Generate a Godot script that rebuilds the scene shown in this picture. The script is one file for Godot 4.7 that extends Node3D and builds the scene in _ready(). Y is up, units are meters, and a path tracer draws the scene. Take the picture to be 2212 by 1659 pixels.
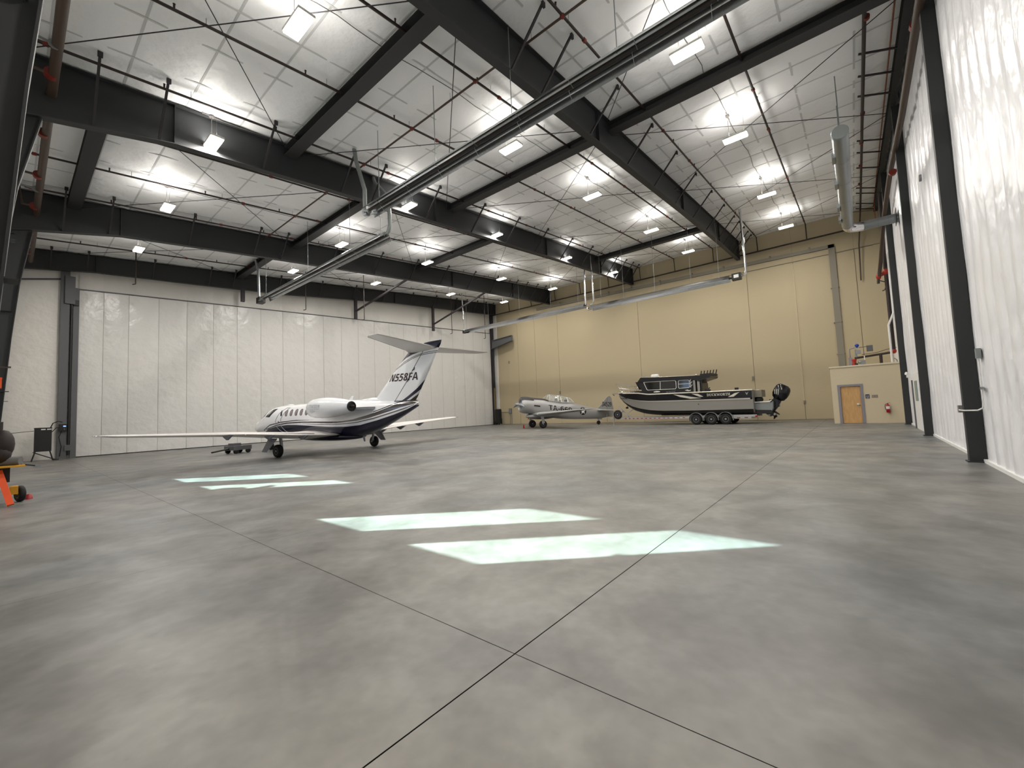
extends Node3D
# An aircraft hangar: white liner walls and roof, dark steel frames, sprinkler pipes, tube heaters, LED fixtures,
# a business jet, a vintage trainer and a boat on its trailer. x to the right along the beige wall, -z towards it, metres.

var M := {}
const ROOF_Y := 10.75          # top of the rafters at z = 0; the roof rises towards the beige wall
const ROOF_S := 0.089
const BACK_Z := -36.3
const LEFT_X := -32.6
const RIGHT_X := 2.02
const FRONT_Z := 0.95

func ry(z: float) -> float:
	return ROOF_Y - ROOF_S * z

# ---------------------------------------------------------------- geometry helpers
class Geo:
	var st := SurfaceTool.new()
	var empty := true
	func _init() -> void:
		st.begin(Mesh.PRIMITIVE_TRIANGLES)
	func v(p: Vector3, uv := Vector2.ZERO) -> void:
		st.set_uv(uv)
		st.add_vertex(p)
	# corners counter-clockwise seen from outside
	func tri(a: Vector3, b: Vector3, c: Vector3, sg := -1, ua := Vector2.ZERO, ub := Vector2.ZERO, uc := Vector2.ZERO) -> void:
		empty = false
		st.set_smooth_group(sg if sg >= 0 else 0xFFFFFFFF)
		v(a, ua); v(c, uc); v(b, ub)
	func quad(a: Vector3, b: Vector3, c: Vector3, d: Vector3, sg := -1, ua := Vector2.ZERO, ub := Vector2.ZERO, uc := Vector2.ZERO, ud := Vector2.ZERO) -> void:
		tri(a, b, c, sg, ua, ub, uc)
		tri(a, c, d, sg, ua, uc, ud)
	func box(c: Vector3, s: Vector3, b := Basis.IDENTITY) -> Geo:
		var x := b.x * s.x * 0.5
		var y := b.y * s.y * 0.5
		var z := b.z * s.z * 0.5
		quad(c - x - y + z, c + x - y + z, c + x + y + z, c - x + y + z)
		quad(c + x - y - z, c - x - y - z, c - x + y - z, c + x + y - z)
		quad(c + x - y + z, c + x - y - z, c + x + y - z, c + x + y + z)
		quad(c - x - y - z, c - x - y + z, c - x + y + z, c - x + y - z)
		quad(c - x + y + z, c + x + y + z, c + x + y - z, c - x + y - z)
		quad(c - x - y - z, c + x - y - z, c + x - y + z, c - x - y + z)
		return self
	func span(a: Vector3, b: Vector3) -> Geo:       # box from its two opposite corners
		return box((a + b) * 0.5, (b - a).abs())
	func beam(a: Vector3, b: Vector3, w: float, h: float, up := Vector3.UP) -> Geo:   # w across, h along up
		var d := (b - a).normalized()
		var s := d.cross(up)
		if s.length() < 0.01:
			s = d.cross(Vector3.RIGHT)
		s = s.normalized()
		return box((a + b) * 0.5, Vector3(w, h, a.distance_to(b)), Basis(s, s.cross(d).normalized(), -d))
	func tube(p: Array, r: float, n := 8, cap := true, r2 := -1.0) -> Geo:
		var rings := []
		var up := Vector3.UP
		for i in p.size():
			var t: Vector3
			if i == 0: t = p[1] - p[0]
			elif i == p.size() - 1: t = p[i] - p[i - 1]
			else: t = (p[i] - p[i - 1]).normalized() + (p[i + 1] - p[i]).normalized()
			t = t.normalized()
			if absf(t.dot(up)) > 0.95: up = Vector3.RIGHT if absf(t.x) < 0.9 else Vector3.FORWARD
			var s := t.cross(up).normalized()
			var u := s.cross(t)
			up = u
			var rr := r if r2 < 0.0 else lerpf(r, r2, float(i) / (p.size() - 1))
			var ring := PackedVector3Array()
			for k in n:
				var a := TAU * k / n
				ring.append(p[i] + (s * cos(a) - u * sin(a)) * rr)
			rings.append(ring)
		return loft(rings, cap)
	# rings of equal length, each counter-clockwise when looked at from where the loft is going
	func loft(rings: Array, cap := true, closed := true, uvs = null, sg := 1) -> Geo:
		for i in rings.size() - 1:
			var a: PackedVector3Array = rings[i]
			var b: PackedVector3Array = rings[i + 1]
			var n := a.size()
			for k in (n if closed else n - 1):
				var l := (k + 1) % n
				if uvs != null:
					quad(a[k], a[l], b[l], b[k], sg, uvs.call(a[k]), uvs.call(a[l]), uvs.call(b[l]), uvs.call(b[k]))
				else:
					quad(a[k], a[l], b[l], b[k], sg)
		if cap and closed:
			fan(rings[0], true, uvs)
			fan(rings[-1], false, uvs)
		return self
	func fan(ring: PackedVector3Array, back := false, uvs = null) -> Geo:
		var c := Vector3.ZERO
		for q in ring: c += q
		c /= ring.size()
		for k in ring.size():
			var l := (k + 1) % ring.size()
			var a := ring[l] if back else ring[k]
			var b := ring[k] if back else ring[l]
			if uvs != null: tri(c, a, b, -1, uvs.call(c), uvs.call(a), uvs.call(b))
			else: tri(c, a, b)
		return self
	# profile of (radius, along) turned about axis from origin o
	func lathe(prof: Array, o := Vector3.ZERO, axis := Vector3.UP, n := 20, sg := 1) -> Geo:
		var s := axis.cross(Vector3.RIGHT if absf(axis.x) < 0.9 else Vector3.UP).normalized()
		var u := axis.cross(s).normalized()
		var rings := []
		for q in prof:
			var ring := PackedVector3Array()
			for k in n:
				var a := TAU * k / n
				ring.append(o + axis * q[1] + (s * cos(a) + u * sin(a)) * q[0])
			rings.append(ring)
		for i in rings.size() - 1:
			var flat_step := is_equal_approx(prof[i][1], prof[i + 1][1])
			loft([rings[i], rings[i + 1]], false, true, null, 2 + i if flat_step else sg)
		if prof[0][0] > 0.0001: fan(rings[0], true)
		if prof[-1][0] > 0.0001: fan(rings[-1], false)
		return self
	# polygon in the plane of b.x and b.y through o, thick along b.z
	func prism(poly: Array, depth: float, o := Vector3.ZERO, b := Basis.IDENTITY) -> Geo:
		var pts := PackedVector2Array(poly)
		var area := 0.0
		for i in pts.size():
			area += pts[i].cross(pts[(i + 1) % pts.size()])
		if area < 0.0: pts.reverse()
		var idx := Geometry2D.triangulate_polygon(pts)
		var h := b.z * depth * 0.5
		var q := func(p: Vector2) -> Vector3: return o + b.x * p.x + b.y * p.y
		for i in range(0, idx.size(), 3):
			var t := [pts[idx[i]], pts[idx[i + 1]], pts[idx[i + 2]]]
			if (t[1] - t[0]).cross(t[2] - t[0]) < 0.0: t = [t[0], t[2], t[1]]
			tri(q.call(t[0]) + h, q.call(t[1]) + h, q.call(t[2]) + h)
			tri(q.call(t[0]) - h, q.call(t[2]) - h, q.call(t[1]) - h)
		for i in pts.size():
			var a: Vector3 = q.call(pts[i])
			var c: Vector3 = q.call(pts[(i + 1) % pts.size()])
			quad(a - h, c - h, c + h, a + h)
		return self
	func ball(c: Vector3, r: Vector3, n := 16, m := 10) -> Geo:
		var rings := []
		for i in m + 1:
			var f := PI * i / m
			var ring := PackedVector3Array()
			for k in n:
				var a := TAU * k / n
				ring.append(c + Vector3(r.x * sin(f) * cos(a), -r.y * cos(f), -r.z * sin(f) * sin(a)))
			rings.append(ring)
		return loft(rings, false)
	func quad2(a: Vector3, b: Vector3) -> Geo:      # upright sheet facing -z between two corners
		quad(Vector3(b.x, a.y, a.z), Vector3(a.x, a.y, a.z), Vector3(a.x, b.y, a.z), Vector3(b.x, b.y, a.z))
		return self
	func done() -> ArrayMesh:
		st.generate_normals()
		return st.commit()

func geo() -> Geo:
	return Geo.new()

# ---------------------------------------------------------------- object helpers
var used := {}
func numbered(called: String) -> String:
	var n: int = used.get(called, 0)
	used[called] = n + 1
	return called if n == 0 else "%s_%03d" % [called, n]

func tag(o: Node3D, label: String, category: String, group := "") -> Node3D:
	o.set_meta("label", label)
	o.set_meta("category", category)
	if group: o.set_meta("group", group)
	return o

func thing(called: String, label: String, category: String, at := Vector3.ZERO, turn := 0.0, group := "") -> Node3D:
	var o := Node3D.new()
	o.name = numbered(called)
	add_child(o)
	o.position = at
	o.rotation.y = turn
	tag(o, label, category, group)
	return o

func mi(called: String, g, mat: Material, parent: Node, at := Vector3.ZERO) -> MeshInstance3D:
	var o := MeshInstance3D.new()
	o.name = called
	o.mesh = g.done() if g is Geo else g
	o.material_override = mat
	o.cast_shadow = GeometryInstance3D.SHADOW_CASTING_SETTING_ON
	o.position = at
	parent.add_child(o, true)
	return o

func top(called: String, g, mat: Material, label: String, category: String, group := "") -> MeshInstance3D:
	var o := mi(numbered(called), g, mat, self)
	tag(o, label, category, group)
	return o

func struct(called: String, g, mat: Material) -> MeshInstance3D:
	var o := mi(called, g, mat, self)
	o.set_meta("kind", "structure")
	return o

func mat(called: String, c: Color, rough := 0.6, metal := 0.0) -> StandardMaterial3D:
	var m := StandardMaterial3D.new()
	m.resource_name = called
	m.albedo_color = c
	m.roughness = rough
	m.metallic = metal
	M[called] = m
	return m

func noise(freq: float, kind := FastNoiseLite.TYPE_SIMPLEX_SMOOTH, oct := 4, sd := 1) -> FastNoiseLite:
	var n := FastNoiseLite.new()
	n.noise_type = kind
	n.frequency = freq
	n.fractal_octaves = oct
	n.seed = sd
	return n

func normal_tex(size: int, freq: float, bump: float, oct := 4, sd := 3) -> NoiseTexture2D:
	var t := NoiseTexture2D.new()
	t.width = size
	t.height = size
	t.seamless = true
	t.as_normal_map = true
	t.bump_strength = bump
	t.noise = noise(freq, FastNoiseLite.TYPE_SIMPLEX_SMOOTH, oct, sd)
	return t

func wrinkled(m: StandardMaterial3D, tex: Texture2D, scale: Vector3, strength: float) -> void:
	m.normal_enabled = true
	m.normal_texture = tex
	m.normal_scale = strength
	m.uv1_triplanar = true
	m.uv1_world_triplanar = true
	m.uv1_scale = scale

# text laid out by hand: maps TextMesh vertices (x along the line 0..1, y 0..1 cap height) through a callable
func text_geo(s: String, font_names: PackedStringArray, weight: int, put: Callable, italic := false) -> ArrayMesh:
	var f := SystemFont.new()
	f.font_names = font_names
	f.font_weight = weight
	f.font_italic = italic
	var t := TextMesh.new()
	t.text = s
	t.font = f
	t.font_size = 64
	t.pixel_size = 0.01
	t.depth = 0.0
	t.curve_step = 2.0
	var arr := t.get_mesh_arrays()
	var vs: PackedVector3Array = arr[Mesh.ARRAY_VERTEX]
	var ids: PackedInt32Array = arr[Mesh.ARRAY_INDEX]
	var lo := Vector3(1e9, 1e9, 0)
	var hi := Vector3(-1e9, -1e9, 0)
	for p in vs:
		lo = lo.min(p)
		hi = hi.max(p)
	var g := geo()
	for i in range(0, ids.size(), 3):
		var q := []
		for k in 3:
			var p := vs[ids[i + k]]
			q.append(put.call((p.x - lo.x) / (hi.x - lo.x), (p.y - lo.y) / (hi.y - lo.y)))
		g.tri(q[0], q[2], q[1])
	return g.done()

# ---------------------------------------------------------------- materials
func floor_texture() -> ImageTexture:
	# 2048 px over 38.4 m: trowelled concrete clouds, streaks, tyre marks
	var n := 2048
	var big := noise(0.0035, FastNoiseLite.TYPE_SIMPLEX_SMOOTH, 3, 11).get_image(n, n)
	var midn := noise(0.02, FastNoiseLite.TYPE_SIMPLEX_SMOOTH, 4, 5)
	midn.domain_warp_enabled = true
	midn.domain_warp_amplitude = 26.0
	midn.domain_warp_frequency = 0.012
	var mid := midn.get_image(n, n)
	var fine := noise(0.11, FastNoiseLite.TYPE_SIMPLEX_SMOOTH, 3, 7).get_image(n, n)
	for im in [big, mid, fine]: im.convert(Image.FORMAT_L8)
	var a: PackedByteArray = big.get_data()
	var b: PackedByteArray = mid.get_data()
	var c: PackedByteArray = fine.get_data()
	var mark := Image.create_empty(n, n, false, Image.FORMAT_L8)
	mark.fill(Color(0.5, 0.5, 0.5))
	for line in TYRE_MARKS: paint(mark, line, 0.36, 5)
	for line in PALE_MARKS: paint(mark, line, 0.60, 2)
	var d: PackedByteArray = mark.get_data()
	var out := PackedByteArray()
	out.resize(n * n * 3)
	for i in n * n:
		var t := 0.30 * (a[i] - 128) / 128.0 + 0.62 * (b[i] - 128) / 128.0 + 0.22 * (c[i] - 128) / 128.0 + 0.8 * (d[i] - 127) / 128.0
		t = clampf(t, -1.0, 1.0)
		var warm := (a[i] - 128) / 128.0
		var v := 101.0 + 34.0 * t
		out[i * 3] = int(clampf(v + 0.5 + 3.0 * warm, 0, 255))
		out[i * 3 + 1] = int(clampf(v, 0, 255))
		out[i * 3 + 2] = int(clampf(v - 3.0 - 4.0 * warm, 0, 255))
	return ImageTexture.create_from_image(Image.create_from_data(n, n, false, Image.FORMAT_RGB8, out))

func paint(im: Image, line: Array, shade: float, w: int) -> void:
	for i in line.size() - 1:
		var p: Vector2 = line[i]
		var q: Vector2 = line[i + 1]
		var steps := int(p.distance_to(q) / 0.02) + 1
		for k in steps:
			var r := p.lerp(q, float(k) / steps)
			var x := int((r.x + 34.4) / 38.4 * 2048)
			var y := int((r.y + 36.9) / 38.4 * 2048)
			for dx in range(-w, w + 1):
				for dy in range(-w, w + 1):
					var rr := Vector2(dx, dy).length() / w
					if rr < 1.0 and x + dx >= 0 and y + dy >= 0 and x + dx < 2048 and y + dy < 2048:
						var was := im.get_pixel(x + dx, y + dy).r
						var to := lerpf(shade, 0.5, rr * rr)
						var v := minf(was, to) if shade < 0.5 else maxf(was, to)
						im.set_pixel(x + dx, y + dy, Color(v, v, v))

const TYRE_MARKS := [
	[Vector2(-2.0, -5.11), Vector2(-2.02, -5.82), Vector2(-1.78, -6.48), Vector2(-1.23, -7.48), Vector2(-0.95, -8.6)],
	[Vector2(-1.19, -5.6), Vector2(-0.94, -6.64), Vector2(-0.57, -7.21), Vector2(-0.17, -7.46)],
	[Vector2(-6.84, -1.06), Vector2(-5.69, -1.34), Vector2(-5.21, -1.82), Vector2(-4.81, -2.34), Vector2(-4.18, -2.78)],
	[Vector2(-6.89, -1.73), Vector2(-6.39, -2.23), Vector2(-6.04, -2.56)],
	[Vector2(-5.4, -4.66), Vector2(-4.75, -4.66), Vector2(-3.88, -4.52)],
	[Vector2(-9.5, -4.2), Vector2(-8.2, -5.6), Vector2(-7.4, -7.6)],
	[Vector2(-13.9, -6.0), Vector2(-11.0, -7.2), Vector2(-8.5, -7.4)],
]
const PALE_MARKS := [
	[Vector2(-3.54, -1.39), Vector2(-2.4, -0.98)], [Vector2(-3.48, -1.44), Vector2(-2.37, -1.0)],
	[Vector2(-0.54, -5.49), Vector2(0.05, -5.46)], [Vector2(-1.3, -5.2), Vector2(-0.5, -5.3)],
]

func materials() -> void:
	var fl := mat("concrete", Color.WHITE, 0.42)
	fl.albedo_texture = floor_texture()
	fl.metallic_specular = 0.5
	fl.normal_enabled = true
	fl.normal_texture = normal_tex(512, 0.03, 3.0, 5, 21)
	fl.normal_scale = 0.12
	fl.uv1_scale = Vector3.ONE
	mat("joint_filler", Color(0.11, 0.10, 0.09), 0.9)
	mat("joint_sand", Color(0.36, 0.29, 0.2), 0.9)
	var wr := normal_tex(512, 0.012, 6.0, 5, 31)
	wrinkled(mat("vinyl", Color(0.83, 0.82, 0.80), 0.42), wr, Vector3(0.22, 0.22, 0.22), 0.35)
	wrinkled(mat("vinyl_door", Color(0.78, 0.775, 0.765), 0.3), wr, Vector3(0.2, 0.2, 0.2), 0.45)
	wrinkled(mat("vinyl_right", Color(0.86, 0.86, 0.87), 0.3), wr, Vector3(0.3, 0.12, 0.3), 0.6)
	wrinkled(mat("vinyl_roof", Color(0.92, 0.925, 0.93), 0.5), wr, Vector3(0.25, 0.25, 0.25), 0.5)
	mat("strap", Color(0.76, 0.765, 0.765), 0.6)
	mat("seam", Color(0.62, 0.61, 0.59), 0.55)
	wrinkled(mat("beige_panel", Color(0.67, 0.62, 0.51), 0.75), normal_tex(512, 0.05, 2.0, 4, 41), Vector3(0.3, 0.3, 0.3), 0.2)
	mat("beige_joint", Color(0.42, 0.37, 0.29), 0.9)
	wrinkled(mat("beige_box", Color(0.76, 0.71, 0.6), 0.7), normal_tex(256, 0.05, 2.0, 4, 42), Vector3(0.5, 0.5, 0.5), 0.15)
	mat("coping", Color(0.80, 0.76, 0.66), 0.5)
	mat("steel", Color(0.135, 0.142, 0.15), 0.62)
	mat("strut_steel", Color(0.17, 0.17, 0.175), 0.62)
	mat("brace_steel", Color(0.16, 0.14, 0.16), 0.6)
	mat("grey_steel", Color(0.33, 0.335, 0.345), 0.55)
	mat("rod_steel", Color(0.2, 0.19, 0.2), 0.5, 0.4)
	mat("pipe_black", Color(0.16, 0.11, 0.10), 0.55)
	mat("pipe_main", Color(0.26, 0.2, 0.16), 0.55)
	mat("pipe_thin_red", Color(0.52, 0.27, 0.18), 0.5)
	mat("coupling", Color(0.45, 0.13, 0.09), 0.5)
	mat("red_valve", Color(0.62, 0.14, 0.06), 0.5)
	mat("galv", Color(0.55, 0.57, 0.58), 0.36, 0.75)
	mat("galv_dull", Color(0.52, 0.54, 0.54), 0.5, 0.4)
	mat("reflector", Color(0.80, 0.81, 0.82), 0.2, 0.95)
	mat("heater_tube", Color(0.16, 0.14, 0.13), 0.5, 0.3)
	mat("dark_box", Color(0.03, 0.03, 0.032), 0.5)
	mat("white_paint", Color(0.85, 0.85, 0.84), 0.45)
	mat("cord", Color(0.35, 0.34, 0.33), 0.6)
	mat("conduit", Color(0.5, 0.5, 0.49), 0.5, 0.3)
	mat("fixture", Color(0.8, 0.8, 0.78), 0.5)
	var le := mat("led_lens", Color(1, 0.98, 0.93), 0.5)
	le.emission_enabled = true
	le.emission = Color(1.0, 0.95, 0.87)
	le.emission_energy_multiplier = 14.0
	mat("gutter", Color(0.47, 0.45, 0.40), 0.6)
	mat("wood_door", Color(0.72, 0.54, 0.33), 0.5)
	M.wood_door.albedo_texture = wood_texture()
	M.wood_door.albedo_color = Color.WHITE
	mat("door_frame", Color(0.50, 0.49, 0.52), 0.5)
	mat("sign_blue", Color(0.07, 0.09, 0.25), 0.5)
	mat("sign_grey", Color(0.6, 0.56, 0.5), 0.5)
	mat("sign_dark", Color(0.36, 0.33, 0.33), 0.5)
	mat("red_gloss", Color(0.62, 0.05, 0.06), 0.3)
	mat("blue_valve", Color(0.05, 0.24, 0.62), 0.4)
	mat("rubber", Color(0.025, 0.025, 0.026), 0.75)
	mat("rubber_red", Color(0.07, 0.03, 0.035), 0.7)
	mat("hub_grey", Color(0.56, 0.58, 0.6), 0.4, 0.3)
	var gl := mat("glass", Color(0.75, 0.9, 0.92, 0.12), 0.05)
	gl.transparency = BaseMaterial3D.TRANSPARENCY_ALPHA
	var dg := mat("dark_glass", Color(0.02, 0.022, 0.025), 0.08)
	dg.metallic_specular = 0.6
	mat("shade_glass", Color(0.55, 0.5, 0.5), 0.25)
	var jp := mat("jet_white", Color(0.86, 0.87, 0.88), 0.22)
	jp.clearcoat_enabled = true
	jp.clearcoat = 0.6
	mat("wing_white", Color(0.84, 0.82, 0.81), 0.3)
	mat("jet_navy", Color(0.03, 0.035, 0.13), 0.18)
	mat("jet_letter", Color(0.19, 0.09, 0.1), 0.4)
	mat("jet_gray", Color(0.52, 0.53, 0.56), 0.4)
	mat("panel_line", Color(0.1, 0.1, 0.14), 0.5)
	mat("boot_black", Color(0.04, 0.04, 0.045), 0.5)
	mat("chrome", Color(0.82, 0.82, 0.83), 0.15, 1.0)
	mat("bright_alu", Color(0.86, 0.86, 0.85), 0.3, 0.55)
	mat("trainer_silver", Color(0.63, 0.63, 0.63), 0.4, 0.45)
	mat("trainer_dark", Color(0.06, 0.04, 0.045), 0.6)
	mat("marking_black", Color(0.03, 0.025, 0.028), 0.5)
	mat("canopy_glass", Color(0.8, 0.85, 0.85, 0.18), 0.05)
	M.canopy_glass.transparency = BaseMaterial3D.TRANSPARENCY_ALPHA
	mat("boat_alu", Color(0.56, 0.55, 0.53), 0.45, 0.35)
	mat("boat_black", Color(0.022, 0.022, 0.026), 0.3)
	mat("boat_stripe", Color(0.03, 0.03, 0.055), 0.2)
	mat("boat_bottom", Color(0.05, 0.047, 0.042), 0.5)
	mat("rub_rail", Color(0.82, 0.80, 0.75), 0.3, 0.4)
	mat("boat_white", Color(0.85, 0.85, 0.84), 0.4)
	mat("motor_navy", Color(0.04, 0.05, 0.075), 0.15)
	mat("trailer_galv", Color(0.66, 0.66, 0.66), 0.45, 0.4)
	mat("tape_red", Color(0.55, 0.1, 0.1), 0.5)
	mat("yellow", Color(0.72, 0.52, 0.06), 0.5)
	mat("gold_rod", Color(0.42, 0.34, 0.15), 0.5)
	mat("orange", Color(0.85, 0.3, 0.04), 0.5)
	mat("dark_rust", Color(0.1, 0.06, 0.05), 0.7)
	mat("foam_grey", Color(0.36, 0.36, 0.36), 0.9)
	var sc := mat("lit_screen", Color(0.3, 0.4, 0.8), 0.4)
	sc.emission_enabled = true
	sc.emission = Color(0.55, 0.7, 1.0)
	sc.emission_energy_multiplier = 1.6
	mat("door_teal", Color(0.1, 0.42, 0.48), 0.1)

func wood_texture() -> ImageTexture:
	var n := noise(0.02, FastNoiseLite.TYPE_SIMPLEX_SMOOTH, 4, 77)
	var im := Image.create_empty(128, 256, false, Image.FORMAT_RGB8)
	for y in 256:
		for x in 128:
			var t := 0.5 + 0.5 * n.get_noise_2d(x * 3.0, y * 0.7) + 0.15 * n.get_noise_2d(x * 14.0, y * 1.5)
			im.set_pixel(x, y, Color(0.70, 0.53, 0.33).lerp(Color(0.80, 0.64, 0.43), clampf(t, 0, 1)))
	return ImageTexture.create_from_image(im)

# ---------------------------------------------------------------- the scene
func _ready() -> void:
	# camera: 1.5 m above the floor by the right wall, level lens tilted up a little
	var cam := Camera3D.new()
	cam.name = "camera"
	add_child(cam)
	cam.position = Vector3(0, 1.5, 0)
	cam.rotation = Vector3(deg_to_rad(3.6725), deg_to_rad(39.48635), deg_to_rad(-2.42465))
	cam.fov = rad_to_deg(2.0 * atan(829.5 / 902.66))
	cam.near = 0.05
	cam.far = 300.0
	cam.current = true
	# sky, sun, exposure
	var we := WorldEnvironment.new()
	we.name = "world"
	var env := Environment.new()
	var sky := Sky.new()
	var sm := ProceduralSkyMaterial.new()
	sm.sky_top_color = Color(0.30, 0.50, 0.80)
	sm.sky_horizon_color = Color(0.75, 0.85, 0.95)
	sm.ground_bottom_color = Color(0.35, 0.34, 0.32)
	sm.ground_horizon_color = Color(0.6, 0.62, 0.62)
	sm.sky_energy_multiplier = SKY_ENERGY
	sm.ground_energy_multiplier = 1.0
	sky.sky_material = sm
	env.background_mode = Environment.BG_SKY
	env.sky = sky
	env.tonemap_mode = Environment.TONE_MAPPER_LINEAR
	env.tonemap_exposure = EXPOSURE
	env.sdfgi_enabled = true
	env.ssao_enabled = true
	env.ssil_enabled = true
	we.environment = env
	add_child(we)
	var sun := DirectionalLight3D.new()
	sun.name = "sun"
	sun.sky_mode = DirectionalLight3D.SKY_MODE_LIGHT_ONLY
	sun.light_color = Color(0.86, 1.0, 0.97)
	sun.light_energy = SUN_ENERGY
	sun.light_angular_distance = 0.5
	sun.shadow_enabled = true
	add_child(sun)
	var way := Vector3(0.75, -0.5, -0.66)
	sun.look_at_from_position(Vector3.ZERO, way, Vector3.UP)
	materials()
	room()
	steelwork()
	light_fixtures()
	sprinklers()
	heaters()
	duct_and_pipes()
	restroom_corner()
	right_wall_things()
	hangar_door_gear()
	jet()
	trainer()
	boat()
	floor_things()

const EXPOSURE := 1.0
const SKY_ENERGY := 2.0
const SUN_ENERGY := 17.0
const LAMP_ENERGY := 29.0

# ---------------------------------------------------------------- the room
func flat_uv(p: Vector3) -> Vector2:
	return Vector2((p.x + 34.4) / 38.4, (p.z + 36.9) / 38.4)

func room() -> void:
	# floor: concrete slabs between saw-cut joints
	var fl := struct("floor", geo().box(Vector3(-15.2, -0.16, -17.7), Vector3(35.6, 0.3, 38.0)), M.joint_filler)
	var xs := [-33.0, -30.5, -26.4, -22.3, -18.2, -14.05, -9.95, -5.85, -1.75, 2.6]
	var zs := [-36.7, -26.8, -18.5, -10.3, -2.04, 1.3]
	for i in xs.size() - 1:
		for k in zs.size() - 1:
			var wl := 0.0045 if i in [5, 8] else 0.0018
			var wr := 0.0045 if i + 1 in [5, 8] else 0.0018
			var a := Vector3(xs[i] + wl, 0, zs[k] + 0.0028)
			var b := Vector3(xs[i + 1] - wr, 0, zs[k + 1] - 0.0028)
			var g := geo()
			var p := [Vector3(a.x, 0, b.z), Vector3(b.x, 0, b.z), Vector3(b.x, 0, a.z), Vector3(a.x, 0, a.z)]
			g.quad(p[0], p[1], p[2], p[3], -1, flat_uv(p[0]), flat_uv(p[1]), flat_uv(p[2]), flat_uv(p[3]))
			mi("slab", g, M.concrete, fl)
	mi("joint_fill", geo().span(Vector3(-14.075, -0.004, -22.6), Vector3(-14.03, 0.0012, -10.45)), M.joint_sand, fl)
	# ceiling: white liner sagging between purlins and straps, a deck above it
	var px := []
	for i in 23: px.append(-32.9 + i * 1.6)
	var pz := [1.2]
	for i in 27: pz.append(-0.47 - i * 1.41)
	var g := geo()
	var sag := noise(0.5, FastNoiseLite.TYPE_SIMPLEX_SMOOTH, 3, 8)
	for i in px.size() - 1:
		for k in pz.size() - 1:
			for a in 4:
				for b in 4:
					var q := []
					for c in [[0, 0], [0, 1], [1, 1], [1, 0]]:
						var fx: float = (a + c[0]) / 4.0
						var fz: float = (b + c[1]) / 4.0
						var x: float = lerpf(px[i], px[i + 1], fx)
						var z: float = lerpf(pz[k], pz[k + 1], fz)
						var s: float = sin(PI * fx) * 0.3 + 0.7
						var depth: float = 0.035 + 0.035 * sag.get_noise_2d(x * 1.3, z * 1.3)
						var rip: float = 0.012 * sag.get_noise_2d(x * 4.0 + 50.0, z * 7.0) * sin(PI * fz)
						q.append(Vector3(x, ry(z) + 0.075 - depth * sin(PI * fz) * s + rip, z))
					g.quad(q[3], q[2], q[1], q[0], k + 1)
	var ce := struct("ceiling", g, M.vinyl_roof)
	mi("roof_deck", geo().beam(Vector3(-15.4, ry(1.6) + 0.42, 1.6), Vector3(-15.4, ry(-37) + 0.42, -37), 36.4, 0.2), M.vinyl_roof, ce)
	for x in px:
		if x > LEFT_X and x < RIGHT_X:
			mi("strap", geo().beam(Vector3(x, ry(0.9) + 0.058, 0.9), Vector3(x, ry(BACK_Z) + 0.058, BACK_Z), 0.055, 0.006), M.strap, ce)
	for z in pz:
		if z < 0.8 and z > BACK_Z:
			mi("strap", geo().box(Vector3(-15.3, ry(z) + 0.066, z), Vector3(34.6, 0.006, 0.05)), M.strap, ce)
	# beige back wall: panels with open joints
	var wb := struct("wall_back", geo().span(Vector3(-33.2, -0.3, BACK_Z - 0.06), Vector3(2.6, 15.0, BACK_Z - 0.4)), M.beige_joint)
	var jx := [-33.0, -28.85, -26.47, -23.5, -14.8, -5.95, -2.95, 0.52, 2.4]
	for i in jx.size() - 1:
		mi("panel", geo().span(Vector3(jx[i] + 0.012, 0.02, BACK_Z - 0.06), Vector3(jx[i + 1] - 0.012, 11.44, BACK_Z)), M.beige_panel, wb)
		mi("panel", geo().span(Vector3(jx[i] + 0.004, 11.475, BACK_Z - 0.06), Vector3(jx[i + 1] - 0.004, 14.6, BACK_Z)), M.beige_panel, wb)
	# left wall above and beside the hangar door
	var wl2 := struct("wall_left", geo().span(Vector3(-33.1, -0.3, 1.4), Vector3(LEFT_X - 0.02, 15.0, BACK_Z - 0.3)), M.vinyl)
	var zz := door_seams()
	for i in zz.size() - 1:
		var y0 := door_top((zz[i] + zz[i + 1]) * 0.5) - 0.6
		mi("panel", bulge_panel(LEFT_X + 0.02, zz[i], zz[i + 1], y0, 14.2, 0.02), M.vinyl, wl2)
	mi("panel", bulge_panel(LEFT_X + 0.02, 0.98, -1.78, 0.0, 11.2, 0.03), M.vinyl, wl2)
	mi("girt", geo().tube([Vector3(LEFT_X + 0.12, 9.15, 0.3), Vector3(LEFT_X + 0.12, 9.6, -1.8)], 0.045), M.grey_steel, wl2)
	mi("corner_jamb", geo().span(Vector3(LEFT_X, 0, BACK_Z), Vector3(LEFT_X + 0.75, 13.6, BACK_Z + 0.06)), M.vinyl, wl2)
	# right wall: quilted liner between the columns
	var wn := noise(0.35, FastNoiseLite.TYPE_SIMPLEX_SMOOTH, 3, 15)
	g = geo()
	var rows := 26
	var cols := 470
	for i in cols:
		for k in rows:
			var q := []
			for c in [[0, 0], [1, 0], [1, 1], [0, 1]]:
				var z: float = FRONT_Z - (i + c[0]) * (FRONT_Z - BACK_Z) / cols
				var y: float = (k + c[1]) * 14.6 / rows
				var fold := pow(absf(sin(PI * (z + 0.06 * wn.get_noise_2d(z, y * 0.5)) / 0.62)), 0.7)
				q.append(Vector3(RIGHT_X - 0.055 * fold - 0.03 * wn.get_noise_2d(z * 2.0, y * 0.8), y, z))
			g.quad(q[0], q[3], q[2], q[1], 1)
	var wr2 := struct("wall_right", g, M.vinyl_right)
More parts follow.
